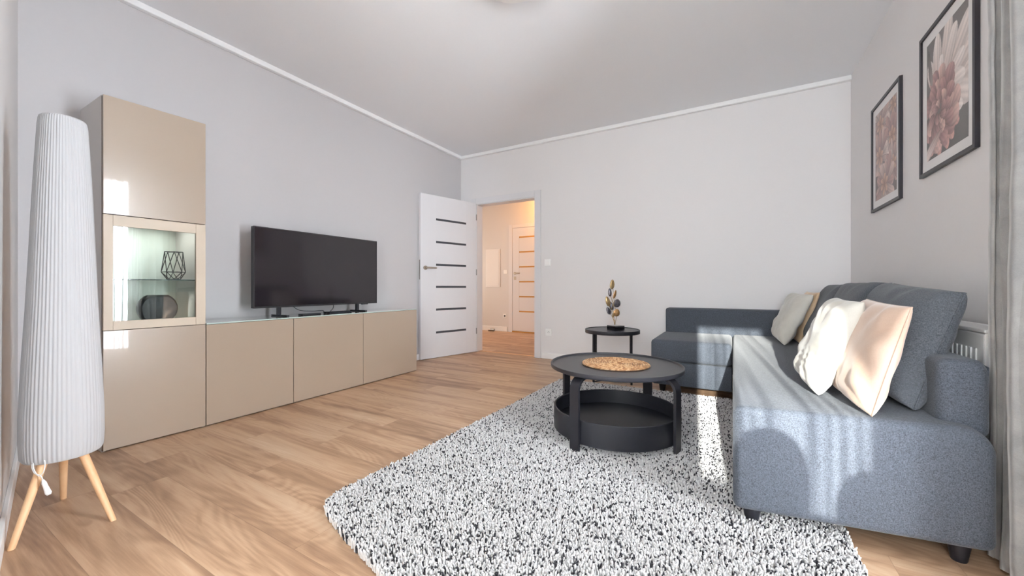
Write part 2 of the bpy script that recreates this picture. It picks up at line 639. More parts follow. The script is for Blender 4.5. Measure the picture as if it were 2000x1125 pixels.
# door frame (casing) of the room doorway, with its open leaf
d1 = thing('door_1', 'white interior door standing open against the left wall', None, (-2.6, YB, 0), kind='structure')
bm = BM()
cw, ct = 0.085, 0.016
box(bm, DX1 - 0.012, DX1 + cw - 0.012, YB - ct, YB - 0.0005, 0, 2.105, 0.003)
box(bm, DX0 - cw + 0.012, DX0 + 0.012, YB - ct, YB - 0.0005, 0, 2.105, 0.003)
box(bm, DX0 + 0.0125, DX1 - 0.0125, YB - ct, YB - 0.0005, DZ - 0.012, 2.105, 0.003)
obj('casing', bm, M['doorw'], d1)
bm = BM()
box(bm, DX1 - 0.02, DX1 - 0.0005, YB, YB + 0.13, 0, DZ - 0.001)
box(bm, DX0 + 0.0005, DX0 + 0.02, YB, YB + 0.13, 0, DZ - 0.001)
box(bm, DX0 + 0.0205, DX1 - 0.0205, YB, YB + 0.13, DZ - 0.02, DZ - 0.001)
obj('jamb', bm, M['doorw'], d1)
hp = Vector((-3.048, 4.335, 0)); fp = Vector((-3.278, 3.50, 0))
dl = (fp - hp).normalized(); dn = Vector((dl.y, -dl.x, 0))
if dn.x < 0: dn = -dn            # toward the room
Wd = (fp - hp).length; TZ = 2.03
bm = BM(); obox(bm, hp - dn * 0.04 + Vector((0, 0, 0.008)), dl, dn, (0, 0, 1), Wd, 0.04, TZ - 0.008, 0.002)
leaf = obj('leaf', bm, M['doorw'], d1)
# glass strips: position along leaf solved from the photo
sA, sB = 0.20 * Wd, 0.745 * Wd
for z in (1.735, 1.452, 1.168, 0.890, 0.606, 0.320):
    bm = BM(); obox(bm, hp + dl * sA + dn * (-0.001) + Vector((0, 0, z - 0.013)), dl, dn, (0, 0, 1), sB - sA, 0.0025, 0.026)
    obj('glass_strip', bm, M['darkglass'], leaf, label='dark glass strip')
bm = BM()
for s in (sA - 0.004, sB + 0.004):
    obox(bm, hp + dl * s + dn * 0.0 + Vector((0, 0, 0.02)), dl, dn, (0, 0, 1), 0.0015, 0.0008, TZ - 0.03)
obj('panel_joint', bm, M['mount'], leaf)
bm = BM()
hc = hp + dl * (Wd - 0.065) + Vector((0, 0, 1.125))
tube(bm, [hc, hc + dn * 0.012], 0.026, 20)
tube(bm, [hc + dn * 0.01, hc + dn * 0.045, hc + dn * 0.052 - dl * 0.012, hc + dn * 0.052 - dl * 0.13], 0.0095, 12)
obj('handle', bm, M['nickel'], leaf, smooth=True, angle=40, label='satin nickel lever handle')
bm = BM(); obox(bm, hp + dl * (Wd - 0.0005) - dn * 0.03 + Vector((0, 0, 0.98)), dl, dn, (0, 0, 1), 0.0015, 0.02, 0.24)
obj('lock_plate', bm, M['steel'], leaf, label='steel lock plate on the door edge')
for z in (0.25, 1.05, 1.80):
    bm = BM(); tube(bm, [hp + dn * 0.004 + Vector((0, 0, z)) - dl * 0.005, hp + dn * 0.004 + Vector((0, 0, z + 0.08)) - dl * 0.005], 0.007, 10)
    obj('hinge', bm, M['steel'], leaf, smooth=True, angle=40)

# ------------------------------------------------------------------ hallway
HX0, HX1, HZ = -5.4, -1.2, 2.60
bm = BM(); box(bm, HX0, HX1, HALL_Y, HALL_Y + 0.12, 0, HZ + 0.1)
struct('wall_hallway', bm, M['wall'], 'hallway wall seen through the doorway')
bm = BM(); box(bm, HX0 - 0.12, HX0, YB + 0.13, HALL_Y + 0.12, 0, HZ + 0.1)
struct('wall_hallway_left', bm, M['wall'])
bm = BM(); box(bm, HX1, HX1 + 0.12, YB + 0.13, HALL_Y + 0.12, 0, HZ + 0.1)
struct('wall_hallway_right', bm, M['wall'])
bm = BM(); box(bm, HX0, XL - 0.15, YB, YB + 0.13, 0, HZ + 0.1)
struct('wall_hallway_near', bm, M['wall'])
bm = BM(); box(bm, HX0, HX1, YB + 0.13, HALL_Y, HZ, HZ + 0.1)
struct('ceiling_hallway', bm, M['ceil'])
bm = BM(); box(bm, HX0, -3.90, HALL_Y - bt, HALL_Y, 0, bh + 0.02, 0.003)
struct('baseboard_hallway', bm, M['trim'])
bm = BM(); box(bm, DX0 + 0.021, DX1 - 0.021, YB + 0.05, YB + 0.08, 0.0, 0.004, 0.001)
struct('trim_3', bm, M['beech'], 'threshold strip in the doorway')
# closed hallway door
d2 = thing('door_2', 'closed white hallway door with strips tinted as warm reflections', None, (-3.4, HALL_Y, 0), kind='structure')
hx = -3.855
bm = BM()
box(bm, hx, hx + 0.08, HALL_Y - 0.016, HALL_Y - 0.0005, 0, 2.12, 0.003)
box(bm, hx + 0.0805, hx + 1.0, HALL_Y - 0.016, HALL_Y - 0.0005, 2.045, 2.12, 0.003)
box(bm, hx + 1.0005, hx + 1.08, HALL_Y - 0.016, HALL_Y - 0.0005, 0, 2.12, 0.003)
obj('casing', bm, M['doorw'], d2)
bm = BM(); box(bm, hx + 0.084, hx + 0.996, HALL_Y - 0.010, HALL_Y - 0.0005, 0.03, 2.04, 0.002)
lf2 = obj('leaf', bm, M['doorw'], d2)
for k in range(6):
    z = 1.86 - 0.29 * k
    bm = BM(); box(bm, hx + 0.235, hx + 0.80, HALL_Y - 0.0115, HALL_Y - 0.0095, z - 0.014, z + 0.014)
    obj('glass_strip', bm, M['ambertint'], lf2, label='glass strip tinted amber as a warm reflection')
bm = BM()
for s in (hx + 0.232, hx + 0.80):
    box(bm, s, s + 0.002, HALL_Y - 0.0107, HALL_Y - 0.0095, 0.40, 1.87)
obj('panel_joint', bm, M['slot'], lf2)
bm = BM()
hc = Vector((hx + 0.14, HALL_Y - 0.010, 1.155))
tube(bm, [hc, hc + Vector((0, -0.012, 0))], 0.026, 20)
tube(bm, [hc, hc + Vector((0, -0.045, 0)), hc + Vector((0.012, -0.052, 0)), hc + Vector((0.13, -0.052, 0))], 0.011, 12)
obj('handle', bm, M['nickel'], lf2, smooth=True, angle=40)
bm = BM(); box(bm, hx + 0.115, hx + 0.165, HALL_Y - 0.016, HALL_Y - 0.0095, 1.03, 1.09, 0.003)
obj('lock_escutcheon', bm, M['nickel'], lf2)
bm = BM(); box(bm, hx + 0.0805, hx + 1.0, HALL_Y - 0.03, HALL_Y - 0.0005, 0.0, 0.022, 0.003)
obj('threshold', bm, M['ambertint'], d2, label='amber wooden threshold')

# ================================================================== things in the hallway
t = thing('distribution_box', 'flat white wall cabinet on the hallway wall, left of the closed door', 'wall cabinet', (-4.22, HALL_Y, 1.0))
bm = BM(); box(bm, -4.405, -4.06, HALL_Y - 0.012, HALL_Y - 0.0005, 0.885, 1.655, 0.003)
obj('case', bm, M['mount'], t)
bm = BM(); box(bm, -4.380, -4.085, HALL_Y - 0.017, HALL_Y - 0.0125, 0.915, 1.625, 0.002)
obj('door', bm, M['mount'], t)
bm = BM(); box(bm, -3.975, -3.895, HALL_Y - 0.010, HALL_Y - 0.0005, 1.15, 1.23, 0.003)
o = obj('light_switch', bm, M['plastic']); tag(o, 'white light switch on the hallway wall beside the closed door', 'light switch')
t = thing('wall_socket', 'white power socket low on the hallway wall', 'socket', (-3.95, HALL_Y, 0.3))
bm = BM(); box(bm, -3.99, -3.91, HALL_Y - 0.010, HALL_Y - 0.0005, 0.27, 0.35, 0.003); obj('plate', bm, M['plastic'], t)
bm = BM(); tube(bm, [(-3.95, HALL_Y - 0.013, 0.31), (-3.95, HALL_Y - 0.0101, 0.31)], 0.018, 20); obj('socket_recess', bm, M['hole'], t)
t = thing('door_stop', 'small steel door stop on the hallway floor by the wall', 'door stop', (-4.17, HALL_Y - 0.06, 0))
bm = BM(); tube(bm, [(-4.25, 6.51, 0.028), (-4.25, 6.51, 0.0)], 0.03, 20); obj('base', bm, M['steel'], t, smooth=True, angle=40)
bm = BM(); tube(bm, [(-4.22, 6.51, 0.03), (-4.13, 6.51, 0.03)], 0.026, 20); obj('stop', bm, M['steel'], t, smooth=True, angle=40)

t = thing('ceiling_lamp', 'round warm hallway ceiling lamp out of sight beyond the door frame', 'ceiling lamp', (-2.88, 6.3, HZ))
bm = BM(); lathe(bm, -2.88, 6.3, [(0, HZ - 0.001), (0.12, HZ - 0.001), (0.13, HZ - 0.02), (0.12, HZ - 0.04), (0, HZ - 0.045)], 32)
obj('lamp_body', bm, M['plastic'], t, smooth=True)
lw_ = bpy.data.lights.new('hall_warm', 'POINT'); lw_.energy = 24; lw_.color = (1.0, 0.44, 0.12); lw_.shadow_soft_size = 0.10
o = bpy.data.objects.new('hall_warm_light', lw_); o.location = (-2.88, 6.30, HZ - 0.20); C.objects.link(o)
l2 = bpy.data.lights.new('hall_fill', 'AREA'); l2.energy = 19; l2.size = 1.2; l2.size_y = 1.6; l2.shape = 'RECTANGLE'; l2.color = (1.0, 0.88, 0.76)  # added hallway fill
o = bpy.data.objects.new('hall_fill_light', l2); o.location = (HX0 + 0.05, 5.5, 1.2); o.rotation_euler = (0, R(-90), 0); C.objects.link(o)

# ================================================================== wall fittings
t = thing('light_switch', 'white square light switch on the wall right of the doorway', 'light switch', (-1.989, YB, 1.15))
bm = BM(); box(bm, -2.031, -1.947, YB - 0.010, YB - 0.0005, 1.148, 1.232, 0.003); obj('plate', bm, M['plastic'], t)
bm = BM(); box(bm, -2.017, -1.961, YB - 0.014, YB - 0.0095, 1.162, 1.218, 0.002); obj('rocker', bm, M['plastic'], t)
t = thing('wall_socket', 'white power socket low on the wall right of the doorway', 'socket', (-1.975, YB, 0.29))
bm = BM(); box(bm, -2.017, -1.933, YB - 0.010, YB - 0.0005, 0.286, 0.370, 0.003); obj('plate', bm, M['plastic'], t)
bm = BM(); lathe(bm, 0, 0, [(0.021, 0), (0.021, 0.004), (0.018, 0.004), (0.018, 0.001), (0, 0.001)], 24)
for v in bm.verts: v.co = Vector((-1.975 + v.co.x, YB - 0.010 - v.co.z, 0.328 + v.co.y))
obj('socket_recess', bm, M['plastic'], t)
bm = BM()
for dx in (-0.0095, 0.0095):
    tube(bm, [(-1.975 + dx, YB - 0.0105, 0.328), (-1.975 + dx, YB - 0.0125, 0.328)], 0.0028, 8)
tube(bm, [(-1.975, YB - 0.0105, 0.340), (-1.975, YB - 0.017, 0.340)], 0.0025, 8)
obj('contact', bm, M['hole'], t)

# room ceiling lamp whose lower rim just touches the top of the view
t = thing('ceiling_lamp', 'round ceiling lamp peeking in at the top edge of the view', 'ceiling lamp', (-1.093, 1.91, ZC))
bm = BM(); lathe(bm, -1.093, 1.91, [(0, ZC - 0.001), (0.20, ZC - 0.001), (0.205, ZC - 0.03), (0.19, ZC - 0.07), (0.12, ZC - 0.085), (0, ZC - 0.09)], 48)
obj('lamp_body', bm, M['plastic'], t, smooth=True, angle=50)

# ================================================================== media cabinets
XF = -2.909
CY = [0.704, 1.163, 1.727, 2.366, 3.049]
g = 0.0022
XW = XL + 0.016
# tall cabinet
t = thing('display_cabinet', 'tall taupe gloss cabinet with a glass door in the middle', 'cabinet', ((XF + XL) / 2, 0.93, 0))
y0, y1 = CY[0], CY[1]
zs = [(0.008, 0.6515), (0.6545, 1.2825), (1.2865, 1.925)]
pt = 0.016
XC = XF - 0.020
bm = BM()
box(bm, XW, XC, y0, y0 + pt, 0.0, 1.925)
box(bm, XW, XC, y1 - pt, y1, 0.0, 1.925)
for z in (0.004, 0.645, 1.277, 1.925 - pt):
    box(bm, XW, XC, y0 + pt, y1 - pt, z, z + pt)
obj('carcass', bm, M['carcass'], t)
bm = BM()
for z in (0.003, 0.645, 1.277, 1.905):
    box(bm, XC, XC + 0.0008, y0 + 0.0035, y1 - 0.0035, z, z + 0.0155)
box(bm, XC, XC + 0.0008, y0 + 0.0005, y0 + 0.0034, 0.003, 1.920)
box(bm, XC, XC + 0.0008, y1 - 0.0034, y1 - 0.0005, 0.003, 1.920)
obj('gap_shade', bm, M['gapdark'], t)  # thin dark strips that paint shade into the door gaps
bm = BM(); box(bm, XW, XW + 0.006, y0 + pt, y1 - pt, 0.02, 1.90)
obj('back_panel', bm, M['inner'], t)
for z0, z1 in (zs[0], zs[2]):
    bm = BM(); box(bm, XF - 0.018, XF, y0 + g, y1 - g, z0, z1, 0.0012)
    obj('door', bm, M['taupe'], t)
z0, z1 = zs[1]
sw = 0.045
bm = BM()
for a, b in ((y0 + g, y0 + g + sw * 0.82), (y1 - g - sw * 1.1, y1 - g)):
    box(bm, XF - 0.018, XF, a, b, z0, z1, 0.001)
ya, yb = y0 + g + sw * 0.82 + 0.0004, y1 - g - sw * 1.1 - 0.0004
box(bm, XF - 0.018, XF - 0.0003, ya, yb, z0, z0 + 0.048, 0.001)
box(bm, XF - 0.018, XF - 0.0003, ya, yb, z1 - 0.058, z1, 0.001)
gd = obj('glass_door', bm, M['stile'], t, label='glass door with a beige frame')
# pane, turned a touch in its frame
bm = BM(); box(bm, XF - 0.0150, XF - 0.0110, ya - 0.002, yb + 0.002, z0 + 0.046, z1 - 0.056)
obj('pane', bm, M['glass'], gd)
bm = BM(); box(bm, XW + 0.01, XC - 0.03, y0 + pt, y1 - pt, 0.930, 0.936)
obj('glass_shelf', bm, [M['shelfglass']], t)
bm = BM(); box(bm, XC - 0.0298, XC - 0.029, y0 + pt, y1 - pt, 0.930, 0.936)
obj('shelf_edge', bm, M['edgeglass'], t)

TILT = math.tan(R(2.5))
def tilt_tree(o, off):
    for ch in o.children:
        if ch.type == 'MESH':
            for v in ch.data.vertices:
                w = v.co + off
                k = min(1.0, max(0.0, (w.x - XW) / 0.06))
                v.co.x += (w.y - CY[1]) * TILT * k
        tilt_tree(ch, off)
tilt_tree(t, t.location.copy())
# low cabinets
lowlab = ['low taupe gloss cabinet next to the tall cabinet',
          'middle low taupe gloss cabinet under the television',
          'low taupe gloss cabinet nearest the open door']
for i in range(3):
    y0, y1 = CY[i + 1], CY[i + 2]
    t = thing('low_cabinet', lowlab[i], 'cabinet', ((XF + XL) / 2, (y0 + y1) / 2, 0), group='low cabinets under the television')
    bm = BM()
    e = 0.0006
    box(bm, XW, XC, y0 + e, y0 + pt, 0.0, 0.650)
    box(bm, XW, XC, y1 - pt, y1 - e, 0.0, 0.650)
    box(bm, XW, XC, y0 + pt, y1 - pt, 0.0, pt)
    box(bm, XW, XC, y0 + pt, y1 - pt, 0.650 - pt, 0.650)
    obj('carcass', bm, M['gapdark'], t)  # carcass coloured dark so the door gaps look shaded
    bm = BM(); box(bm, XW, XW + 0.006, y0 + pt, y1 - pt, pt, 0.650 - pt)
    obj('back_panel', bm, M['carcass'], t)
    bm = BM(); box(bm, XF - 0.018, XF, y0 + g, y1 - g, 0.008, 0.648, 0.0012)
    obj('door', bm, M['taupe'], t)
bm = BM(); box(bm, XW, XF + 0.001, CY[1] + 0.002, CY[4], 0.6505, 0.6585, 0.001)
o = obj('glass_top', bm, M['gtop']); tag(o, 'long pale green glass top lying on the low cabinets', 'cabinet top')

cl = bpy.data.lights.new('cabinet_fill', 'AREA'); cl.energy = 1.1; cl.shape = 'RECTANGLE'; cl.size = 0.25; cl.size_y = 0.36; cl.color = (0.98, 1.0, 0.96)  # added fill light for the cabinet inside, without a lamp fitting
o = bpy.data.objects.new('cabinet_fill', cl); o.location = (-3.10, 0.93, 1.268); C.objects.link(o)
# things in the display cabinet
t = thing('wire_lantern', 'black geometric wire candle holder on the glass shelf', 'candle holder', (-3.10, 1.065, 0.936))
cx, cy = -3.10, 1.065
zb, zm, zt = 0.9395, 0.985, 1.113
rb, rm, rt = 0.034, 0.062, 0.046
ring = lambda r, z, ph=0: [Vector((cx + r * math.cos(2 * PI * k / 5 + ph + 0.35), cy + r * math.sin(2 * PI * k / 5 + ph + 0.35), z)) for k in range(5)]
A_, B_, D_ = ring(rb, zb, PI / 5), ring(rm, zm), ring(rt, zt, PI / 5)
bm = BM()
for k in range(5):
    k2 = (k + 1) % 5
    for p, q in ((A_[k], A_[k2]), (B_[k], B_[k2]), (D_[k], D_[k2]), (A_[k], B_[k]), (A_[k], B_[k2]), (B_[k2], D_[k]), (B_[k], D_[k])):
        tube(bm, [p, q], 0.0023, 6)
obj('wire_frame', bm, M['blackm'], t)
bm = BM(); lathe(bm, cx, cy, [(0, 0.9365), (0.026, 0.9365), (0.026, 0.9395), (0.022, 0.9405), (0, 0.9405)], 24)
obj('candle_plate', bm, M['blackm'], t)
# round black vase with a flat cut top
bm = BM()
cyv, czv, rv = 0.985, 0.757, 0.096
n = 48
prof = []
for side in (-1, 1):
    vs = []
    for k in range(n):
        a = 2 * PI * k / n
        yy = cyv + rv * math.cos(a) * (1.0 if side else 1)
        zz = min(czv + rv * math.sin(a), czv + rv * 0.86)
        zz = max(zz, 0.6615)
        vs.append((yy, zz))
    prof.append(vs)
layers = [(-3.135, 0.86), (-3.128, 0.95), (-3.115, 1.0), (-3.085, 1.0), (-3.072, 0.95), (-3.065, 0.86)]
rings = []
for xx, s in layers:
    rings.append([bm.verts.new((xx, cyv + (y - cyv) * s, max(0.6615, czv + (z - czv) * (s if z > czv else 1)))) for y, z in prof[0]])
for a, b in zip(rings, rings[1:]):
    for k in range(n):
        bm.faces.new((a[k], a[(k + 1) % n], b[(k + 1) % n], b[k]))
bm.faces.new(rings[0]); bm.faces.new(rings[-1])
o = obj('disc_vase', bm, M['black'], smooth=True, angle=35)
tag(o, 'round black vase with a cut-off top behind the cabinet glass, below the shelf', 'vase')

# ================================================================== television
t = thing('television', 'large black flat television standing on the low cabinets', 'television', (-3.13, 2.11, 0.6585))
ty0, ty1, tz0, tz1, tx = 1.538, 2.685, 0.728, 1.347, -3.10
bm = BM(); box(bm, tx - 0.040, tx - 0.004, ty0, ty1, tz0, tz1, 0.004)
box(bm, tx - 0.075, tx - 0.0405, ty0 + 0.2, ty1 - 0.2, tz0 + 0.06, tz1 - 0.22, 0.01)
obj('housing', bm, M['blackm'], t)
bm = BM()
e = 0.007
box(bm, tx - 0.0035, tx + 0.002, ty0, ty0 + e, tz0, tz1)
box(bm, tx - 0.0035, tx + 0.002, ty1 - e, ty1, tz0, tz1)
box(bm, tx - 0.0035, tx + 0.002, ty0 + e, ty1 - e, tz1 - e, tz1)
box(bm, tx - 0.0035, tx + 0.003, ty0 + e, ty1 - e, tz0, tz0 + 0.013)
obj('bezel', bm, M['tvbezel'], t, label='grey metallic bezel')
bm = BM(); box(bm, tx - 0.0035, tx, ty0 + e, ty1 - e, tz0 + 0.013, tz1 - e)
obj('screen', bm, M['tvglass'], t, label='dark switched-off screen')
bm = BM(); box(bm, tx - 0.02, tx + 0.004, 2.51, 2.575, tz0 - 0.008, tz0 - 0.0005, 0.002)
obj('sensor', bm, M['black'], t)
for yy in (1.735, 2.470):
    bm = BM()
    box(bm, tx - 0.035, tx - 0.012, yy - 0.014, yy + 0.014, 0.669, tz0 - 0.0005, 0.002)
    # flat foot bar pointing into the room
    box(bm, tx - 0.115, tx + 0.105, yy - 0.011, yy + 0.011, 0.6590, 0.6695, 0.003)
    obj('foot', bm, M['blackm'], t)

bm = BM(); box(bm, -3.045, -2.985, 1.845, 2.005, 0.6588, 0.6715, 0.003)
o = obj('remote_control', bm, M['black']); tag(o, 'small flat black box under the television, the left of two', 'remote control')
t = thing('media_box', 'wider flat black box under the television, the right of two', 'media player', (-3.02, 2.19, 0.6585))
bm = BM(); box(bm, -3.075, -2.985, 2.085, 2.305, 0.6588, 0.6745, 0.003); obj('case', bm, M['black'], t)
bm = BM(); tube(bm, smoothpath([(-3.12, 2.22, 0.745), (-3.09, 2.19, 0.70), (-3.08, 2.15, 0.672)], 6), 0.0025, 6)
obj('cable', bm, M['black'], t)
bm = BM(); tube(bm, smoothpath([(-3.12, 1.83, 0.745), (-3.07, 1.87, 0.700), (-3.03, 1.96, 0.690), (-2.985, 2.02, 0.692), (-2.978, 2.025, 0.670), (-2.99, 2.05, 0.663), (-3.02, 2.083, 0.668)], 8), 0.0025, 6)
o = obj('cable', bm, M['black'], smooth=True); tag(o, 'thin black cable sagging from the television to the boxes below', 'cable')

# ================================================================== floor lamp
LX, LY = -2.222, 0.428
t = thing('floor_lamp', 'tall white pleated fabric floor lamp on three wooden legs', 'floor lamp', (LX, LY, 0))
ctrl = [(0.254, 0.100), (0.262, 0.104), (0.30, 0.1075), (0.42, 0.1065), (0.60, 0.100), (0.81, 0.0905), (1.02, 0.083), (1.204, 0.0765), (1.38, 0.069), (1.50, 0.063), (1.528, 0.060), (1.534, 0.054)]
NP = 56
nn = NP * 4
bm = BM()
rings = []
zz_ = [c[0] for c in ctrl]; rr_ = [c[1] for c in ctrl]
levels = [0.254, 0.258, 0.264, 0.28, 0.32, 0.42, 0.52, 0.62, 0.72, 0.82, 0.92, 1.02, 1.12, 1.22, 1.32, 1.42, 1.50, 1.52, 1.528, 1.534]
rng = random.Random(3)
amp = [0.7 + 0.6 * rng.random() for _ in range(NP)]
phs = [rng.uniform(-0.25, 0.25) for _ in range(NP)]
for z in levels:
    r = float(np.interp(z, zz_, rr_))
    rg = []
    for k in range(nn):
        a = 2 * PI * k / nn
        pi_ = (k // 4) % NP
        f = (k % 4) / 4
        q = math.sin(2 * PI * f + phs[pi_])
        sc = 0.0015 * amp[pi_] * (0.45 if z < 0.26 or z > 1.525 else 1) * (1 + 0.25 * math.sin(z * 5 + pi_ * 1.7))
        rg.append(bm.verts.new((LX + (r + sc * q) * math.cos(a), LY + (r + sc * q) * math.sin(a), z)))
    rings.append(rg)
for a, b in zip(rings, rings[1:]):
    for k in range(nn):
        bm.faces.new((a[k], a[(k + 1) % nn], b[(k + 1) % nn], b[k]))
bm.faces.new(rings[-1])
shade = obj('lamp_shade', bm, M['shade'], t, smooth=True)
bm = BM()
tube(bm, [(LX + 0.098 * math.cos(a), LY + 0.098 * math.sin(a), 0.256) for a in [2 * PI * k / 48 for k in range(49)]], 0.003, 8, caps=False)
obj('shade_hem', bm, M['shade'], shade)
bm = BM(); lathe(bm, LX, LY, [(0, 0.33), (0.06, 0.33), (0.06, 0.36), (0, 0.36)], 24)
obj('leg_plate', bm, M['beech'], t)
for fx, fy in ((-2.121, 0.291), (-2.050, 0.521), (-2.440, 0.470)):
    dv = Vector((fx - LX, fy - LY, 0)); dv.normalize()
    top = Vector((LX, LY, 0)) + dv * 0.035 + Vector((0, 0, 0.345))
    bot = Vector((fx, fy, 0.0))
    ax = (bot - top).normalized()
    bm = BM(); tube(bm, [top, top.lerp(bot, 0.5), bot], 0.012, 16, radii=[0.0145, 0.0125, 0.0095])
    for v in bm.verts:
        if v.co.z < 0.012: v.co.z = 0.0005 + max(0, v.co.z) * 0.05
    obj('leg', bm, M['beech'], t, smooth=True, angle=50, label='light beech leg')
cpt = Vector((-2.150, 0.352, 0.262))
bm = BM()
cam_r = Vector((0.868, 0.497, 0))
def cp(a, b): return cpt + cam_r * a + Vector((0, 0, b))
tube(bm, smoothpath([cp(-0.014, 0.01), cp(-0.012, -0.02), cp(0.005, -0.045), cp(0.022, -0.032), cp(0.028, -0.005), cp(0.026, 0.012)], 6), 0.0016, 6)
tube(bm, smoothpath([cp(-0.016, 0.01), cp(-0.018, -0.015), cp(-0.008, -0.036), cp(0.012, -0.044), cp(0.022, -0.062)], 6), 0.0016, 6)
obj('cord', bm, M['plastic'], t, smooth=True)
bm = BM(); tube(bm, [cp(0.020, -0.058), cp(0.025, -0.070), cp(0.030, -0.082), cp(0.040, -0.105), cp(0.043, -0.112)], 0.006, 10, radii=[0.003, 0.0065, 0.0065, 0.0085, 0.005])
obj('plug', bm, M['plastic'], t, smooth=True)

# ================================================================== pictures
def paint_print(seed, petals, bg0, bg1, W=150, H=220):
    rs = np.random.RandomState(seed)
    yy, xx = np.mgrid[0:H, 0:W]
    X = xx / (W - 1); Y = yy / (H - 1)          # Y up
    img = np.zeros((H, W, 3))
    k = np.clip(Y * 0.7 + 0.3 * X + 0.10 * np.sin(X * 9 + Y * 4) * np.sin(Y * 7 + 1), 0, 1)[..., None]
    img[:] = np.array(bg0) * (1 - k) + np.array(bg1) * k
    asp = H / W
    for (cx, cy, ln, wd, ang, ca, cb, sh) in petals:
        dx = X - cx; dy = (Y - cy) * asp
        c, s = math.cos(ang), math.sin(ang)
        u = (dx * c + dy * s) / ln; v = (-dx * s + dy * c) / wd
        w_ = 0.42 + 0.58 * np.clip(u, 0, 1) ** 0.8
        bend = v + 0.25 * np.sin(u * 3 + sh) * u
        inside = (u > 0) & (u < 1) & (np.abs(bend) < np.sqrt(np.clip(1 - (2 * u - 1) ** 2, 0, 1)) * w_)
        edge = np.abs(bend) / (np.sqrt(np.clip(1 - (2 * u - 1) ** 2, 1e-4, 1)) * w_ + 1e-6)
        shade = 0.62 + 0.38 * np.clip(u, 0, 1) - 0.28 * np.clip(edge, 0, 1) ** 3 + 0.10 * np.sin(bend * 14 + sh) + 0.12 * (bend > 0)
        col = np.array(ca) * (1 - np.clip(u, 0, 1)[..., None]) + np.array(cb) * np.clip(u, 0, 1)[..., None]
        img = np.where(inside[..., None], col * np.clip(shade, 0.25, 1.1)[..., None], img)
    img *= (0.94 + 0.12 * rs.rand(H, W, 1))
    return np.clip(img, 0, 1)


def lin(c):
    return srgb(*c)[:3]


cream, peach, rose, drose, mauve, dk = lin((240, 232, 228)), lin((206, 178, 168)), lin((184, 142, 138)), lin((118, 80, 80)), lin((156, 130, 128)), lin((72, 66, 64))
pl = random.Random(5)
pet1 = []
# big cream petals fanning from the middle, drawn back to front
for a, l, w in ((118, .62, .13), (8, .95, .20), (-14, .80, .18), (26, 1.0, .18), (96, .80, .14), (44, 1.0, .17), (74, .95, .15), (58, .80, .15), (30, .66, .13), (6, .60, .14), (86, .50, .10), (-30, .62, .12)):
    pet1.append((0.34, 0.46, l, w, R(a), peach, cream, pl.uniform(0, 6)))
for a in (-70, -95, -52, -118, -30):
    pet1.append((0.36, 0.34, 0.52, 0.10, R(a), drose, lin((206, 160, 152)), pl.uniform(0, 6)))
for rr, n_, l in ((0.30, 13, .30), (0.21, 11, .25), (0.12, 9, .20), (0.05, 6, .14)):
    for k in range(n_):
        a = 2 * PI * k / n_ + rr * 20
        pet1.append((0.34 + rr * math.cos(a) * 0.8, 0.35 + rr * math.sin(a) * 0.60, l, l * 0.50, a + pl.uniform(0.5, 1.4), drose, rose if k % 3 else lin((222, 186, 178)), pl.uniform(0, 6)))
pet1.append((0.42, 0.20, 0.62, 0.09, R(208), rose, cream, 2.0))
pet1.append((0.05, 0.95, 0.50, 0.06, R(-80), dk, lin((150, 138, 134)), 1.0))
pet2 = []
for fx, fy, sc in ((0.85, 0.92, 1.2), (0.25, 0.84, 1.5), (0.80, 0.60, 1.4), (0.22, 0.48, 1.6), (0.85, 0.30, 1.2), (0.45, 0.14, 1.6)):
    for k in range(15):
        a = 2 * PI * k / 15 + pl.uniform(-.15, .15)
        r0 = pl.uniform(0.0, 0.06)
        pet2.append((fx + r0 * math.cos(a), fy + r0 * math.sin(a) * .7, sc * pl.uniform(.20, .32), sc * pl.uniform(.05, .08), a,
                     mauve, pl.choice([lin((212, 188, 180)), lin((196, 164, 156)), lin((222, 206, 198)), lin((180, 142, 136))]), pl.uniform(0, 6)))
    for k in range(6):
        a = 2 * PI * k / 6 + 0.4
        pet2.append((fx, fy, sc * .11, sc * .04, a, lin((170, 128, 108)), lin((204, 170, 150)), pl.uniform(0, 6)))


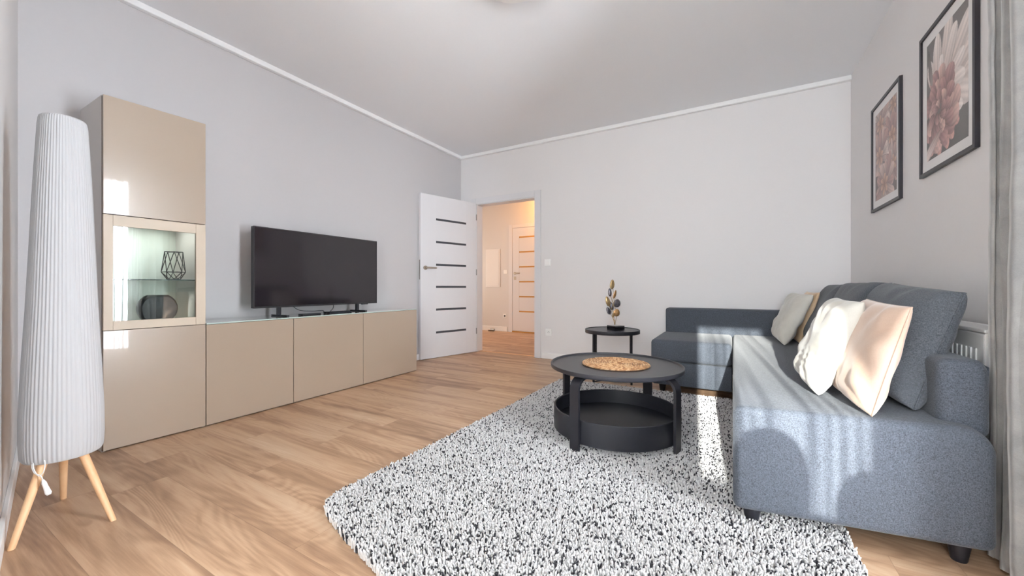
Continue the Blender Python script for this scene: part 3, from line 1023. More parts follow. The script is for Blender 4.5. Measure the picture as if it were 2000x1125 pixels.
def picture(ya, yb, z0, z1, petals, bg0, bg1, seed, label, mw):
    """on the right wall; ya < yb, measured on the wall plane, brought to the frame's front face"""
    q_ = (XR - 0.017) / 0.891
    ya, yb, z0, z1 = ya * q_, yb * q_, 0.8908 + (z0 - 0.8908) * q_, 0.8908 + (z1 - 0.8908) * q_
    t = thing('framed_picture', label, 'picture', (XR, (ya + yb) / 2, z0), group='flower pictures on the right wall')
    fw, xd = 0.018, XR - 0.017
    bm = BM()
    box(bm, xd, XR - 0.0005, ya, ya + fw, z0, z1)
    box(bm, xd, XR - 0.0005, yb - fw, yb, z0, z1)
    box(bm, xd, XR - 0.0005, ya + fw, yb - fw, z0, z0 + fw)
    box(bm, xd, XR - 0.0005, ya + fw, yb - fw, z1 - fw, z1)
    obj('frame', bm, M['frame'], t)
    bm = BM(); box(bm, XR - 0.008, XR - 0.004, ya + fw, yb - fw, z0 + fw, z1 - fw)
    obj('mount', bm, M['mount'], t, label='white mount around the print')
    img = paint_print(seed, petals, bg0, bg1)
    H, W = img.shape[:2]
    a, b, c, d_ = ya + fw + mw, yb - fw - mw, z0 + fw + mw, z1 - fw - mw
    me = bpy.data.meshes.new('print')
    vs = np.zeros((H, W, 3))
    # seen from the room the far end (large y) is on the left
    vs[..., 0] = XR - 0.0088 - wloc(t).x
    vs[..., 1] = np.linspace(b, a, W)[None, :] - wloc(t).y
    vs[..., 2] = np.linspace(c, d_, H)[:, None] - wloc(t).z
    idx = np.arange(H * W).reshape(H, W)
    q = np.stack([idx[:-1, :-1], idx[:-1, 1:], idx[1:, 1:], idx[1:, :-1]], -1).reshape(-1, 4)
    me.from_pydata(vs.reshape(-1, 3).tolist(), [], q.tolist())
    at = me.color_attributes.new('col', 'FLOAT_COLOR', 'POINT')
    at.data.foreach_set('color', np.concatenate([img, np.ones((H, W, 1))], -1).astype(np.float32).ravel())
    me.materials.append(M['print'])
    o = bpy.data.objects.new('print', me); C.objects.link(o); o.parent = t
    o['label'] = 'flower photograph print'


picture(2.396, 2.957, 1.483, 2.240, pet1, lin((58, 54, 54)), lin((122, 116, 114)), 1,
        'framed print of cream and dark pink petals, nearest the curtain', 0.052)
picture(3.250, 3.811, 1.437, 2.194, pet2, lin((96, 84, 80)), lin((120, 104, 100)), 2,
        'framed print of pale pink blossoms, nearest the corner', 0.052)

# ================================================================== radiator
t = thing('radiator', 'white panel radiator on the wall behind the corner sofa', 'radiator', (0.81, 2.6, 0.12))
ry0, ry1, rz0, rz1 = 1.955, 3.30, 0.14, 0.728
bm = BM()
box(bm, 0.752, 0.762, ry0 + 0.006, ry1 - 0.006, rz0, rz1, 0.004, 3)
for k in range(int((ry1 - ry0 - 0.08) / 0.033)):
    yy = ry0 + 0.05 + k * 0.033
    box(bm, 0.7475, 0.7525, yy, yy + 0.017, rz0 + 0.05, rz1 - 0.055, 0.002)
obj('front_panel', bm, M['radiator'], t)
bm = BM()
box(bm, 0.752, 0.868, ry0, ry0 + 0.005, rz0, rz1 + 0.002, 0.002)
obj('side_panel', bm, M['radiator'], t)
bm = BM()
box(bm, 0.752, 0.868, ry1 - 0.005, ry1, rz0, rz1 + 0.002, 0.002)
obj('side_panel', bm, M['radiator'], t)
bm = BM()
box(bm, 0.750, 0.766, ry0, ry1, rz1 + 0.0025, rz1 + 0.016, 0.004)
box(bm, 0.850, 0.868, ry0, ry1, rz1 + 0.0025, rz1 + 0.016, 0.004)
for k in range(int((ry1 - ry0) / 0.02)):
    yy = ry0 + 0.006 + k * 0.02
    box(bm, 0.766, 0.850, yy, yy + 0.012, rz1 + 0.006, rz1 + 0.012)
obj('top_grille', bm, M['radiator'], t)
bm = BM()
for yy in (2.1, 3.15):
    box(bm, 0.868, XR - 0.0005, yy, yy + 0.04, 0.3, 0.6)
box(bm, 0.846, 0.856, ry0 + 0.006, ry1 - 0.006, rz0, rz1, 0.003)
obj('rear_panel', bm, M['radiator'], t)

# ================================================================== curtains
def drape(bm, path, z0, z1, nz=30, thick=0.0, wob=0.006, seed=0, narrow=0.0):
    """path: list of (x,y); builds a hanging cloth"""
    rows = []
    cx_ = sum(p[0] for p in path) / len(path); cy_ = sum(p[1] for p in path) / len(path)
    for j in range(nz + 1):
        f = j / nz
        z = z0 + (z1 - z0) * f
        row = []
        for i, (x, y) in enumerate(path):
            wx = wob * noise.noise(Vector((i * 0.15 + seed, z * 1.4, 3.1)))
            wy = wob * noise.noise(Vector((i * 0.15 + seed, z * 1.4, 9.7)))
            cr = 0.0025 * noise.noise(Vector((x * 8 + seed, y * 8, z * 9)))
            s = 1 + narrow * (0.5 - f)
            row.append(bm.verts.new((cx_ + (x - cx_) * s + wx + cr, cy_ + (y - cy_) * s + wy, z)))
        rows.append(row)
    for a, b in zip(rows, rows[1:]):
        for i in range(len(path) - 1):
            bm.faces.new((a[i], a[i + 1], b[i + 1], b[i]))


# grey velvet curtain bunched beside the window on the right wall
t = thing('velvet_curtain', 'grey velvet curtain hanging in folds at the right edge of the view', 'curtain', (0.79, 1.73, 0.0))
path = []
nf, L0, L1 = 4, 1.855, 1.60
for i in range(nf * 14 + 1):
    f = i / (nf * 14)
    y = L0 + (L1 - L0) * f
    x = 0.785 + 0.058 * math.sin(f * nf * 2 * PI - 2.2) + 0.012 * math.sin(f * 11)
    y += 0.022 * math.sin(2 * f * nf * 2 * PI)
    path.append((x, y))
bm = BM(); drape(bm, path, 0.012, 2.655, 60, wob=0.012, seed=2, narrow=0.04)
cu = obj('cloth', bm, M['curtain'], t, smooth=True)
md = cu.modifiers.new('thick', 'SOLIDIFY'); md.thickness = 0.003
bm = BM(); tube(bm, [(0.785, 1.9, 2.68), (0.785, 0.02, 2.68)], 0.012, 12)
for yy in (1.8, 0.1):
    tube(bm, [(0.785, yy, 2.69), (0.785, yy, ZC - 0.0005)], 0.008, 8)
o = obj('curtain_rail', bm, M['plastic'], smooth=True, angle=40); tag(o, 'white curtain rail under the ceiling along the window wall', 'curtain rail')


def sheer(name, label, pts_fn, n, z0=0.02, z1=2.655, seed=0, mat='sheer'):
    path = [pts_fn(i / n) for i in range(n + 1)]
    bm = BM(); drape(bm, path, z0, z1, 10, wob=0.02, seed=seed)
    o = obj(name, bm, M[mat], smooth=True)
    tag(o, label, 'curtain')
    return o


sheer('sheer_curtain', 'white sheer curtain over the side window', lambda f: (0.835 + 0.022 * math.sin(f * 2 * PI * 24 + math.sin(f * 31) * 1.5), 1.61 - f * 1.55), 300, seed=5, z1=2.668)


def rear_sheer(f):
    x = 0.78 - f * 0.78
    ph = f * 2 * PI * 9 + 1.4 * math.sin(f * 17)
    return (x + 0.012 * math.sin(2 * ph), YREAR + 0.16 + 0.045 * math.sin(ph) * (0.6 + 0.4 * math.sin(f * 57)))


sheer('sheer_curtain', 'white sheer curtain over the rear window', rear_sheer, 300, seed=9)
sheer('fill_curtain', 'white curtain added as a fill source over the unseen wide rear window', lambda f: (-0.005 - 1.57 * f, YREAR + 0.15 + 0.04 * math.sin(f * 2 * PI * 20)), 300, seed=15, mat='dense')  # added behind the camera to spread the sun as soft fill

# ================================================================== corner sofa
t = thing('corner_sofa', 'grey fabric corner sofa bed with a chaise along the right wall', 'sofa', (0.1, 3.0, 0.0))
SZ = 0.452


def soft(bm, x0, x1, y0, y1, z0, z1, r=0.03, seg=4, big=None):
    """rounded upholstered block, optional bigger radius on some edges"""
    rr = bmesh.ops.create_cube(bm, size=1.0)
    vs = rr['verts']
    for v in vs:
        v.co = Vector((x0 + (v.co.x + .5) * (x1 - x0), y0 + (v.co.y + .5) * (y1 - y0), z0 + (v.co.z + .5) * (z1 - z0)))
    if big:
        fn, br = big
        es = [e for e in bm.edges if fn(e)]
        bmesh.ops.bevel(bm, geom=es, offset=br, segments=8, profile=0.5, affect='EDGES')
    es = [e for e in bm.edges if len(e.link_faces) == 2 and e.calc_face_angle(0) > R(40)]
    bmesh.ops.bevel(bm, geom=es, offset=r, segments=seg, profile=0.5, affect='EDGES', clamp_overlap=True)


def slant(bm):
    for v in bm.verts:
        k = max(0.0, min(1.0, (4.1 - v.co.y) / 2.46))
        v.co.y += 0.115 * max(0, v.co.x) / 0.7 * k


edge_y = lambda xx, zz: (lambda e: all(abs(v.co.x - xx) < 1e-4 and abs(v.co.z - zz) < 1e-4 for v in e.verts))
bm = BM(); soft(bm, 0.0, 0.705, 1.635, 4.115, 0.072, SZ, 0.028, 4, (edge_y(0.705, SZ), 0.085))
slant(bm)
obj('chaise', bm, M['sofa'], t, smooth=True, angle=60)
bm = BM(); soft(bm, -0.605, -0.003, 3.425, 4.115, 0.268, SZ - 0.004, 0.032, 4)
obj('seat_cushion', bm, M['sofa'], t, smooth=True, angle=60)
bm = BM(); soft(bm, -0.590, -0.003, 3.432, 4.115, 0.072, 0.265, 0.012, 3)
obj('pull_out_base', bm, M['sofa'], t, smooth=True, angle=60)
bm = BM(); soft(bm, -0.585, 0.705, 4.118, 4.300, 0.072, 0.680, 0.022, 4)
obj('backrest', bm, M['sofa'], t, smooth=True, angle=60)
bm = BM(); soft(bm, 0.588, 0.712, 1.800, 4.116, SZ - 0.05, 0.655, 0.03, 4, (lambda e: all(abs(v.co.y - 1.80) < 1e-4 for v in e.verts) and abs(e.verts[0].co.x - e.verts[1].co.x) < 1e-4 or edge_y(0.712, 0.655)(e), 0.035))
obj('backrest', bm, M['sofa'], t, smooth=True, angle=60)
for fx, fy in ((0.062, 1.705), (0.640, 1.815), (-0.52, 3.50), (-0.52, 4.22), (0.06, 4.22), (0.64, 4.0)):
    bm = BM(); z = 0.0
    lathe(bm, fx, fy, [(0, z), (0.018, z), (0.020, z + 0.004), (0.030, 0.068), (0.030, 0.0715), (0, 0.0715)], 20)
    obj('foot', bm, M['blackm'], t, smooth=True, angle=40, label='short black tapered foot')


def pillow(name, BN, BF, TN, TF, thick, mat, label, cat='cushion', group=None, n=44, slump=0.25, pinch=0.06, wr=0.004, seed=0, backf=0.6, pw=0.40, piping=None, flip=False, boxy=2.4, fold=0.0):
    BN, BF, TN, TF = map(Vector, (BN, BF, TN, TF))
    nrm = (BF - BN).cross(TN - BN).normalized()
    if nrm.x > 0: nrm = -nrm          # towards the seat
    bm = BM()

    def P(u, v, side):
        a, b = u, v
        uu = u * (1 - pinch * (1 - v * v) * abs(u))
        vv = v * (1 - pinch * (1 - u * u) * abs(v))
        s, r_ = (uu + 1) / 2, (vv + 1) / 2
        p = (BN * (1 - s) + BF * s) * (1 - r_) + (TN * (1 - s) + TF * s) * r_
        e = max(0.0, (1 - abs(a) ** boxy)) * max(0.0, (1 - abs(b) ** boxy))
        T = thick / 2 * e ** pw * (1 - slump * v * 0.6)
        edge = 1 - e
        w = wr * math.sin(9 * math.atan2(b, a + 1e-4) + 4 * noise.noise(Vector((a * 2, b * 2, seed)))) * edge * e * 5
        w += wr * 1.2 * noise.noise(Vector((a * 2.2 + seed, b * 3.0, side * 2.0))) * min(1, e * 3)
        # horizontal creases where the cushion folds
        if fold:
            q = math.exp(-((b + 0.35) / 0.28) ** 2) * math.exp(-((a - (-0.35)) / 0.42) ** 2)
            w -= fold * q * (0.5 + 0.5 * math.sin(b * 46 + 5 * a * a + 2 * noise.noise(Vector((a * 3, b, seed)))))
        return p + nrm * side * (T + w * (1 if e > 0.001 else 0)) * (1 if side > 0 else backf)
    G = {}
    for side in (1, -1):
        for i in range(n + 1):
            for j in range(n + 1):
                # denser near border
                u = math.sin((i / n * 2 - 1) * PI / 2); v = math.sin((j / n * 2 - 1) * PI / 2)
                brd = i in (0, n) or j in (0, n)
                if brd and side == -1:
                    G[(side, i, j)] = G[(1, i, j)]
                else:
                    G[(side, i, j)] = bm.verts.new(P(u, v, side))
        for i in range(n):
            for j in range(n):
                q = [G[(side, i, j)], G[(side, i + 1, j)], G[(side, i + 1, j + 1)], G[(side, i, j + 1)]]
                bm.faces.new(q)
    border = [G[(1, i, 0)].co.copy() for i in range(n)] + [G[(1, n, j)].co.copy() for j in range(n)] + \
             [G[(1, i, n)].co.copy() for i in range(n, 0, -1)] + [G[(1, 0, j)].co.copy() for j in range(n, 0, -1)]
    if piping:
        root = thing(name, label, cat, tuple((BN + BF) / 2), group)
        obj('cover', bm, mat, root, smooth=True)
        b2 = BM(); tube(b2, border + border[:1], piping, 6, caps=False)
        obj('piping', b2, mat, root, smooth=True)
        return root
    o = obj(name, bm, mat, smooth=True)
    tag(o, label, cat, group)
    return o


GB = 'large grey back cushions on the sofa'
# three large grey back cushions, nearest first
pillow('back_cushion', (0.548, 1.860, 0.462), (0.535, 2.60, 0.462), (0.705, 1.955, 0.868), (0.700, 2.62, 0.905), 0.23, M['sofac'],
       'large grey back cushion nearest the curtain, behind the peach cushion', group=GB, seed=1, piping=0.0035, boxy=5, pinch=0.02, backf=0.45, pw=0.36)
pillow('back_cushion', (0.515, 2.63, 0.462), (0.515, 3.32, 0.462), (0.695, 2.64, 0.908), (0.690, 3.30, 0.910), 0.20, M['sofac'],
       'large grey back cushion in the middle of the three, behind the white cushion', group=GB, seed=2, piping=0.0035, boxy=5, pinch=0.02, backf=0.45, pw=0.36)
pillow('back_cushion', (0.515, 3.35, 0.462), (0.530, 4.00, 0.462), (0.700, 3.34, 0.905), (0.705, 4.00, 0.900), 0.17, M['sofac'],
       'large grey back cushion nearest the corner of the room', group=GB, seed=3, piping=0.0035, boxy=5, pinch=0.02, backf=0.45, pw=0.36)
GT = 'throw cushions on the sofa'
pillow('throw_cushion', (0.405, 1.722, 0.457), (0.385, 2.150, 0.462), (0.515, 1.765, 0.822), (0.505, 2.215, 0.836), 0.125, M['peachc'],
       'peach velvet throw cushion nearest the curtain', group=GT, seed=4, piping=0.0028, pinch=0.025, boxy=4)
pillow('throw_cushion', (0.297, 1.945, 0.458), (0.300, 2.37, 0.466), (0.445, 1.99, 0.830), (0.435, 2.36, 0.838), 0.145, M['whitec'],
       'large white satin throw cushion leaning beside the peach cushion', group=GT, seed=6, pinch=0.03, wr=0.005, fold=0.016, boxy=4)
pillow('throw_cushion', (0.333, 3.500, 0.457), (0.315, 3.90, 0.464), (0.520, 3.60, 0.830), (0.455, 4.02, 0.838), 0.15, M['whitec'],
       'ivory throw cushion in the far sofa corner, in front of the sand one', group=GT, seed=8, pinch=0.03, wr=0.005, fold=0.016, boxy=4)
pillow('throw_cushion', (0.445, 3.66, 0.457), (0.430, 4.03, 0.464), (0.568, 3.66, 0.848), (0.545, 4.06, 0.852), 0.11, M['beigec'],
       'sand coloured throw cushion behind the ivory one in the far corner', group=GT, seed=9, pinch=0.03, wr=0.005)

# ================================================================== rug
bm = BM()
RUG = [(-1.40, 3.37), (0.345, 3.43), (0.352, 1.60), (0.348, 0.56), (0.0, 0.63), (-0.914, 0.815), (-1.20, 0.885), (-1.385, 0.945), (-1.435, 0.985), (-1.452, 1.04), (-1.445, 1.30), (-1.42, 2.2)]


def in_poly(X, Y, poly):
    ins = np.zeros(X.shape, bool)
    n = len(poly)
    for i in range(n):
        x0, y0 = poly[i]; x1, y1 = poly[(i + 1) % n]
        cond = ((y0 > Y) != (y1 > Y)) & (X < (x1 - x0) * (Y - y0) / (y1 - y0 + 1e-12) + x0)
        ins ^= cond
    return ins


t = thing('shag_rug', 'white shaggy rug flecked with black under the coffee table', 'rug', (-0.55, 2.0, 0.0))
top = [bm.verts.new((-0.55 + (x + 0.55) * 0.985, 2.0 + (y - 2.0) * 0.985, 0.010)) for x, y in RUG]
bot = [bm.verts.new((-0.55 + (x + 0.55) * 0.985, 2.0 + (y - 2.0) * 0.985, 0.0005)) for x, y in RUG]
bm.faces.new(top); bm.faces.new(bot[::-1])
for i in range(len(RUG)):
    j = (i + 1) % len(RUG)
    bm.faces.new((top[i], bot[i], bot[j], top[j]))
backing = obj('backing', bm, M['mount'], t)

rs = np.random.RandomState(11)
sp = 0.0068
gx = np.arange(-1.47, 0.37, sp); gy = np.arange(0.55, 3.45, sp)
GX, GY = np.meshgrid(gx, gy)
GX = GX.ravel() + rs.uniform(-.6, .6, GX.size) * sp; GY = GY.ravel() + rs.uniform(-.6, .6, GY.size) * sp
k = in_poly(GX, GY, RUG)
# skip what the camera cannot see (behind it)
k &= (GY * 0.868 - GX * 0.497) > 0.45
GX, GY = GX[k], GY[k]
N = GX.size
wdt = rs.uniform(0.0030, 0.0050, N)
hgt = rs.uniform(0.018, 0.027, N)
# drifting tilt
ta = 2.2 * np.sin(GX * 3.1 + GY * 1.7) + rs.uniform(-2.0, 2.0, N)
tl = rs.uniform(0.001, 0.008, N)
rot = rs.uniform(0, PI, N)
levs = [(0.0, 1.0, 0.0), (0.55, 1.05, 0.35), (0.92, 0.85, 0.85), (1.0, 0.35, 1.0)]
verts = np.zeros((N, len(levs), 4, 3), np.float32)
loc = wloc(t)
for li, (fz, fw_, ft) in enumerate(levs):
    for c in range(4):
        a = rot + c * PI / 2
        verts[:, li, c, 0] = GX + np.cos(a) * wdt * fw_ + np.cos(ta) * tl * ft - loc.x
        verts[:, li, c, 1] = GY + np.sin(a) * wdt * fw_ + np.sin(ta) * tl * ft - loc.y
        verts[:, li, c, 2] = 0.003 + (hgt + 0.005) * fz - loc.z
nv = len(levs) * 4
quads = []
for li in range(len(levs) - 1):
    for c in range(4):
        c2 = (c + 1) % 4
        quads.append((li * 4 + c, li * 4 + c2, (li + 1) * 4 + c2, (li + 1) * 4 + c))
quads.append(tuple((len(levs) - 1) * 4 + c for c in range(4)))
quads = np.array(quads)
faces = (np.arange(N)[:, None, None] * nv + quads[None]).reshape(-1, 4)
me = bpy.data.meshes.new('pile')
me.vertices.add(N * nv); me.vertices.foreach_set('co', verts.reshape(-1))
nfc = len(faces)
me.loops.add(nfc * 4); me.loops.foreach_set('vertex_index', faces.ravel().astype(np.int32))
me.polygons.add(nfc)
me.polygons.foreach_set('loop_start', (np.arange(nfc) * 4).astype(np.int32))
me.polygons.foreach_set('loop_total', np.full(nfc, 4, np.int32))
me.update(calc_edges=True)
me.polygons.foreach_set('use_smooth', np.ones(nfc, bool))
isb = rs.rand(N) < 0.165
val = rs.uniform(0.54, 0.68, N)
colr = np.ones((N, 4), np.float32)
colr[:, 0] = np.where(isb, 0.018, val * 0.93); colr[:, 1] = np.where(isb, 0.017, val * 0.91); colr[:, 2] = np.where(isb, 0.022, val * 0.90)
at = me.color_attributes.new('col', 'FLOAT_COLOR', 'POINT')
at.data.foreach_set('color', np.repeat(colr, nv, axis=0).ravel())
me.materials.append(M['yarnw'])
po = bpy.data.objects.new('pile', me); C.objects.link(po); po.parent = t
po['kind'] = 'stuff'; po['label'] = 'thick white and black yarn pile'

# ================================================================== coffee table
TX, TY = -0.604, 2.285
t = thing('coffee_table', 'round black coffee table with a tray shelf on the rug', 'table', (TX, TY, 0.03))
RT = 0.379
bm = BM()
lathe(bm, TX, TY, [(0, 0.414), (RT - 0.012, 0.414), (RT - 0.002, 0.418), (RT, 0.424), (RT, 0.437), (RT - 0.002, 0.4395), (RT - 0.007, 0.4395), (RT - 0.010, 0.436), (RT - 0.012, 0.4305), (0, 0.4305)], 128)
obj('tabletop', bm, M['tabletop'], t, smooth=True, angle=35)
RTR = 0.360
bm = BM()
lathe(bm, TX, TY, [(0, 0.060), (RTR - 0.01, 0.060), (RTR, 0.066), (RTR, 0.187), (RTR - 0.003, 0.190), (RTR - 0.009, 0.190), (RTR - 0.012, 0.187), (RTR - 0.012, 0.104), (0, 0.104)], 128)
obj('tray_shelf', bm, M['black'], t, smooth=True, angle=35)
LWD, LT = 0.058, 0.014
ang0 = math.atan2(1.92 - TY, -0.727 - TX)
for k in range(4):
    a = ang0 + k * PI / 2
    er = Vector((math.cos(a), math.sin(a), 0)); et = Vector((-math.sin(a), math.cos(a), 0))
    # outer path: up from the foot then bending in under the top
    pr = [(0.374, 0.022), (0.374, 0.34)]
    rc = 0.066
    for q in range(1, 9):
        th = q / 8 * PI / 2
        pr.append((0.374 - rc + rc * math.cos(th), 0.34 + rc * math.sin(th)))
    pr.append((0.20, 0.406))
    bm = BM()
    rings = []
    for i, (r, z) in enumerate(pr):
        if i == 0: dr, dz = 0, 1
        elif i == len(pr) - 1: dr, dz = -1, 0
        else:
            dr, dz = pr[i + 1][0] - pr[i - 1][0], pr[i + 1][1] - pr[i - 1][1]
        l = math.hypot(dr, dz); nr, nz = dz / l, -dr / l     # outward normal
        ctr = Vector((TX, TY, 0))
        o_ = ctr + er * (r + nr * LT / 2) + Vector((0, 0, z + nz * LT / 2))
        i_ = ctr + er * (r - nr * LT / 2) + Vector((0, 0, z - nz * LT / 2))
        rings.append([bm.verts.new(o_ - et * LWD / 2), bm.verts.new(o_ + et * LWD / 2), bm.verts.new(i_ + et * LWD / 2), bm.verts.new(i_ - et * LWD / 2)])
    for p, q in zip(rings, rings[1:]):
        for c in range(4):
            bm.faces.new((p[c], p[(c + 1) % 4], q[(c + 1) % 4], q[c]))
    bm.faces.new(rings[0]); bm.faces.new(rings[-1])
    obj('leg', bm, M['blackm'], t, smooth=True, angle=30)

# woven placemat
MX, MY, MZ, MR = -0.604, 2.292, 0.4312, 0.196
NR, NTh = 84, 480
NRG = 14
vs = np.zeros((NR + 1, NTh, 3)); cl = np.ones((NR + 1, NTh, 4), np.float32)
rs2 = np.random.RandomState(4)
stitch = rs2.rand(NRG + 1, 400)
for i in range(NR + 1):
    r = MR * i / NR
    rg = r / MR * NRG
    ri = min(int(rg), NRG - 1); fr = rg - ri
    ns = max(6, int(2 * PI * (ri + 0.5) / NRG * MR / 0.011))
    th = np.arange(NTh) / NTh * 2 * PI
    sp_ = th / (2 * PI) * ns + fr * 0.9 + ri * 0.37
    si = np.floor(sp_).astype(int); sf = sp_ - si
    b = np.abs(np.sin(PI * fr)) ** 0.6 * (0.35 + 0.65 * np.abs(np.sin(PI * sf)) ** 0.7)
    vs[i, :, 0] = MX + r * np.cos(th); vs[i, :, 1] = MY + r * np.sin(th); vs[i, :, 2] = MZ + 0.004 + 0.0055 * b
    sv = stitch[ri, si % ns]
    c1, c2, c3 = np.array(lin((140, 88, 48))), np.array(lin((196, 148, 100))), np.array(lin((228, 192, 150)))
    m1 = sv[:, None]
    base = np.where(m1 < 0.5, c1 + (c2 - c1) * (m1 * 2), c2 + (c3 - c2) * (m1 * 2 - 1))
    cl[i, :, :3] = base * (0.35 + 0.65 * np.clip(b, 0, 1))[:, None]
vsb = vs[-1].copy(); vsb[:, 2] = MZ + 0.0002
verts = np.concatenate([vs.reshape(-1, 3), vsb])
idx = np.arange((NR + 2) * NTh).reshape(NR + 2, NTh)
F = np.stack([idx[:-1], np.roll(idx, -1, 1)[:-1], np.roll(idx, -1, 1)[1:], idx[1:]], -1).reshape(-1, 4)
me = bpy.data.meshes.new('placemat')
o0 = np.array([MX, MY, MZ])
me.from_pydata((verts - o0).tolist(), [], F.tolist() + [idx[-1].tolist()])
cl = np.concatenate([cl.reshape(-1, 4), np.tile(np.array([[0.05, 0.025, 0.015, 1]], np.float32), (NTh, 1))])
me.color_attributes.new('col', 'FLOAT_COLOR', 'POINT').data.foreach_set('color', cl.ravel().astype(np.float32))
me.materials.append(M['rattan'])
me.polygons.foreach_set('use_smooth', [True] * len(me.polygons))
o = bpy.data.objects.new('placemat', me); C.objects.link(o); o.location = o0
tag(o, 'round woven rattan placemat on the coffee table', 'placemat')

# ================================================================== side table and sculpture
SX, SY, SR, STZ = -1.000, 3.675, 0.254, 0.487
t = thing('side_table', 'small round black metal side table beside the far end of the sofa', 'table', (SX, SY, 0))
bm = BM()
lathe(bm, SX, SY, [(0, STZ - 0.012), (SR - 0.014, STZ - 0.012), (SR - 0.013, STZ - 0.034), (SR - 0.001, STZ - 0.034), (SR, STZ - 0.032), (SR, STZ - 0.002), (SR - 0.002, STZ), (SR - 0.010, STZ), (SR - 0.012, STZ - 0.006), (0, STZ - 0.006)], 96)
obj('tabletop', bm, M['tabletop'], t, smooth=True, angle=35)
tcc = SX * -0.4967 + SY * 0.868
def camr(px_, tt=3.675): return (px_ - 1000) / 753.18 * tt
fr_ = Vector((-0.4967, 0.868, 0)); rt_ = Vector((0.868, 0.4967, 0))
ctr = Vector((SX, SY, 0)); rc0 = ctr.dot(rt_); tc0 = ctr.dot(fr_)
legp = []
for px_, front in ((1161, -0.11), (1228, -0.17), (1238, 0.12), (1170, 0.16)):
    tt = tc0 + front
    rr = (px_ - 1000) / 753.18 * tt
    p = fr_ * tt + rt_ * rr
    v = p - ctr
    v = v.normalized() * (SR - 0.022)
    legp.append(ctr + v)
for p in legp:
    bm = BM()
    er = (p - ctr).normalized(); et = Vector((-er.y, er.x, 0))
    obox(bm, p - er * 0.006 - et * 0.008 + Vector((0, 0, 0.0005)), er, et, (0, 0, 1), 0.012, 0.016, STZ - 0.034, 0.001)
    obj('leg', bm, M['blackm'], t)
bm = BM()
for p in (legp[0], legp[1]):
    pass
tube(bm, [legp[0] + Vector((0, 0, 0.012)), legp[2] + Vector((0, 0, 0.012))], 0.006, 8)
tube(bm, [legp[1] + Vector((0, 0, 0.024)), legp[3] + Vector((0, 0, 0.024))], 0.006, 8)
obj('foot_brace', bm, M['blackm'], t)

SBT = STZ - 0.0055
c0 = fr_ * (tc0 - 0.02) + rt_ * ((1202.5 - 1000) / 753.18 * (tc0 - 0.02))
t = thing('leaf_sculpture', 'gold and bronze metal leaf ornament on a black block, on the side table', 'ornament', (c0.x, c0.y, SBT))
bm = BM()
ax = (fr_ * 0.45 + rt_ * 0.89).normalized(); ay = Vector((-ax.y, ax.x, 0))
obox(bm, c0 - ax * 0.060 - ay * 0.055 + Vector((0, 0, SBT)), ax, ay, (0, 0, 1), 0.12, 0.11, 0.042, 0.0015)
obj('base', bm, M['gblack'], t, label='glossy black block base')
ts_ = tc0 - 0.02
def SP(px_, py_, dd=0.0):
    tt = ts_ + dd
    return fr_ * tt + rt_ * ((px_ - 1000) / 753.18 * tt) + Vector((0, 0, 0.8908 + (560.2 - py_) / 753.18 * tt))
def cr(a, b, dd=0.0): return SP(1130 + a / 6.614, 530 + b / 6.614, dd)
stems = [[(466, 690), (462, 640), (440, 590), (432, 540), (430, 480), (442, 400), (452, 300), (446, 225)],
         [(470, 690), (480, 640), (488, 590), (492, 540)],
         [(464, 690), (452, 630), (430, 580), (408, 552)],
         [(468, 680), (462, 600), (450, 540), (452, 440), (462, 390), (474, 340)],
         [(438, 520), (436, 500), (416, 470)],
         [(440, 400), (425, 350), (412, 322)],
         [(452, 400), (466, 480), (484, 470)],
         [(434, 500), (412, 470), (396, 452)]]
for i, s in enumerate(stems):
    bm = BM()
    tube(bm, smoothpath([cr(a, b, 0.012 * math.sin(i * 2 + k)) for k, (a, b) in enumerate(s)], 4), 0.0022, 6)
    obj('stem', bm, M['goldleaf'], t, smooth=True)
leaves = [(437, 168, 27, 64, 6, 'goldleaf', 0.4), (404, 272, 20, 56, -4, 'darkleaf', -0.5), (472, 298, 18, 58, 16, 'copperleaf', 1.0), (381, 388, 26, 68, -16, 'goldleaf', 0.3),
          (497, 412, 41, 56, 18, 'darkleaf', 0.1), (421, 447, 22, 62, -16, 'darkleaf', -0.9), (390, 510, 25, 52, -24, 'darkleaf', 0.2), (492, 533, 38, 52, 10, 'copperleaf', 0.2),
          (452, 566, 14, 36, 8, 'goldleaf', 0.9)]
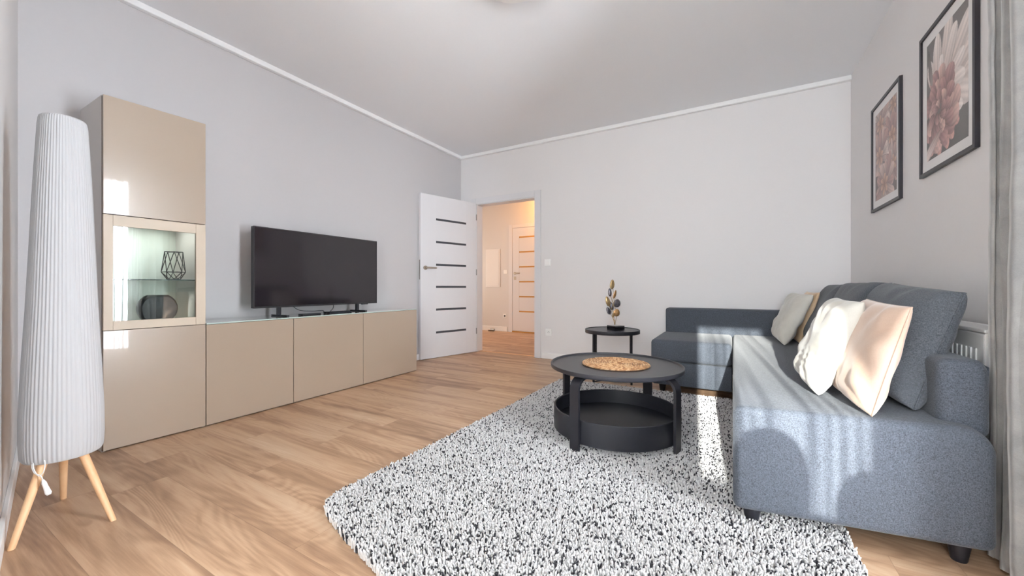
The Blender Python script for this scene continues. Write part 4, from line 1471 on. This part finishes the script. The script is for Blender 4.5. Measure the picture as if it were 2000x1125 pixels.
for i, (a, b, hw, hh, an, mt, yaw) in enumerate(leaves):
    c_ = cr(a, b, 0.02 * math.sin(i * 1.9))
    sc = ts_ / 753.18 / 6.614
    hw_, hh_ = hw * sc * 1.12, hh * sc
    up = (Vector((0, 0, 1)) * math.cos(R(an)) + rt_ * math.sin(R(an)))
    sd = (rt_ * math.cos(R(an)) - Vector((0, 0, 1)) * math.sin(R(an)))
    nf_ = fr_
    sd = (sd * math.cos(yaw * 0.35) + nf_ * math.sin(yaw * 0.35)).normalized()
    nn_ = sd.cross(up).normalized()
    bm = BM()
    NL, NS = 10, 6
    grid = {}
    for side in (0, 1):
        for p in range(NL + 1):
            v = p / NL * 2 - 1
            wv_ = math.sqrt(max(0, 1 - v * v)) * (1 - 0.18 * v)
            for q in range(NS + 1):
                u = q / NS * 2 - 1
                cup = 0.10 * hh_ * (u * u) + 0.10 * hh_ * v * v
                th = 0.0016 * side
                grid[(side, p, q)] = bm.verts.new(c_ + up * v * hh_ + sd * u * wv_ * hw_ + nn_ * (-cup + th - 0.02 * hh_ * (abs(u) < 0.1)))
        for p in range(NL):
            for q in range(NS):
                f_ = [grid[(side, p, q)], grid[(side, p, q + 1)], grid[(side, p + 1, q + 1)], grid[(side, p + 1, q)]]
                bm.faces.new(f_)
    bmesh.ops.remove_doubles(bm, verts=bm.verts, dist=1e-6)
    for side_q in (0, NS):
        for p in range(1, NL - 1):
            try:
                bm.faces.new((grid[(0, p, side_q)], grid[(0, p + 1, side_q)], grid[(1, p + 1, side_q)], grid[(1, p, side_q)]))
            except Exception:
                pass
    obj('leaf', bm, M[mt], t, smooth=True)

# ================================================================== unseen chairs behind the camera, added to shape the sun patch on the sofa
def chair(cx, cy, label, top=0.86, hw=0.22):
    t = thing('shadow_chair', label, 'chair', (cx, cy, 0), group='unseen chairs added for their shadows')
    bm = BM(); soft(bm, cx - hw, cx + hw, cy - 0.44, cy, 0.42, 0.49, 0.025, 3)
    obj('seat', bm, M['chairv'], t, smooth=True, angle=60)
    bm = BM()
    n = 32; rg = []
    for yy, s in ((cy - 0.01, 0.94), (cy + 0.005, 1.0), (cy + 0.03, 1.0), (cy + 0.045, 0.94)):
        row = []
        for k in range(n):
            a = 2 * PI * k / n
            ca, sa = math.cos(a), math.sin(a)
            row.append(bm.verts.new((cx + hw * s * math.copysign(abs(ca) ** 0.8, ca), yy, (top + 0.50) / 2 + (top - 0.50) / 2 * s * math.copysign(abs(sa) ** 0.8, sa))))
        rg.append(row)
    for a, b in zip(rg, rg[1:]):
        for k in range(n): bm.faces.new((a[k], a[(k + 1) % n], b[(k + 1) % n], b[k]))
    bm.faces.new(rg[0]); bm.faces.new(rg[-1])
    obj('backrest', bm, M['chairv'], t, smooth=True, angle=60)
    for sx in (-1, 1):
        for sy in (-0.40, -0.04):
            bm = BM(); tube(bm, [(cx + sx * (hw - 0.05), cy + sy * 0.9 - 0.02, 0.425), (cx + sx * (hw - 0.01), cy + sy, 0.0005)], 0.012, 10, radii=[0.014, 0.009])
            obj('leg', bm, M['beech'], t, smooth=True)


chair(0.25, -0.26, 'unseen narrow chair added for its shadow, away from the side window', 0.885, 0.12)
chair(0.635, -0.26, 'unseen wider chair added for its shadow, next to the side window', 0.805, 0.19)
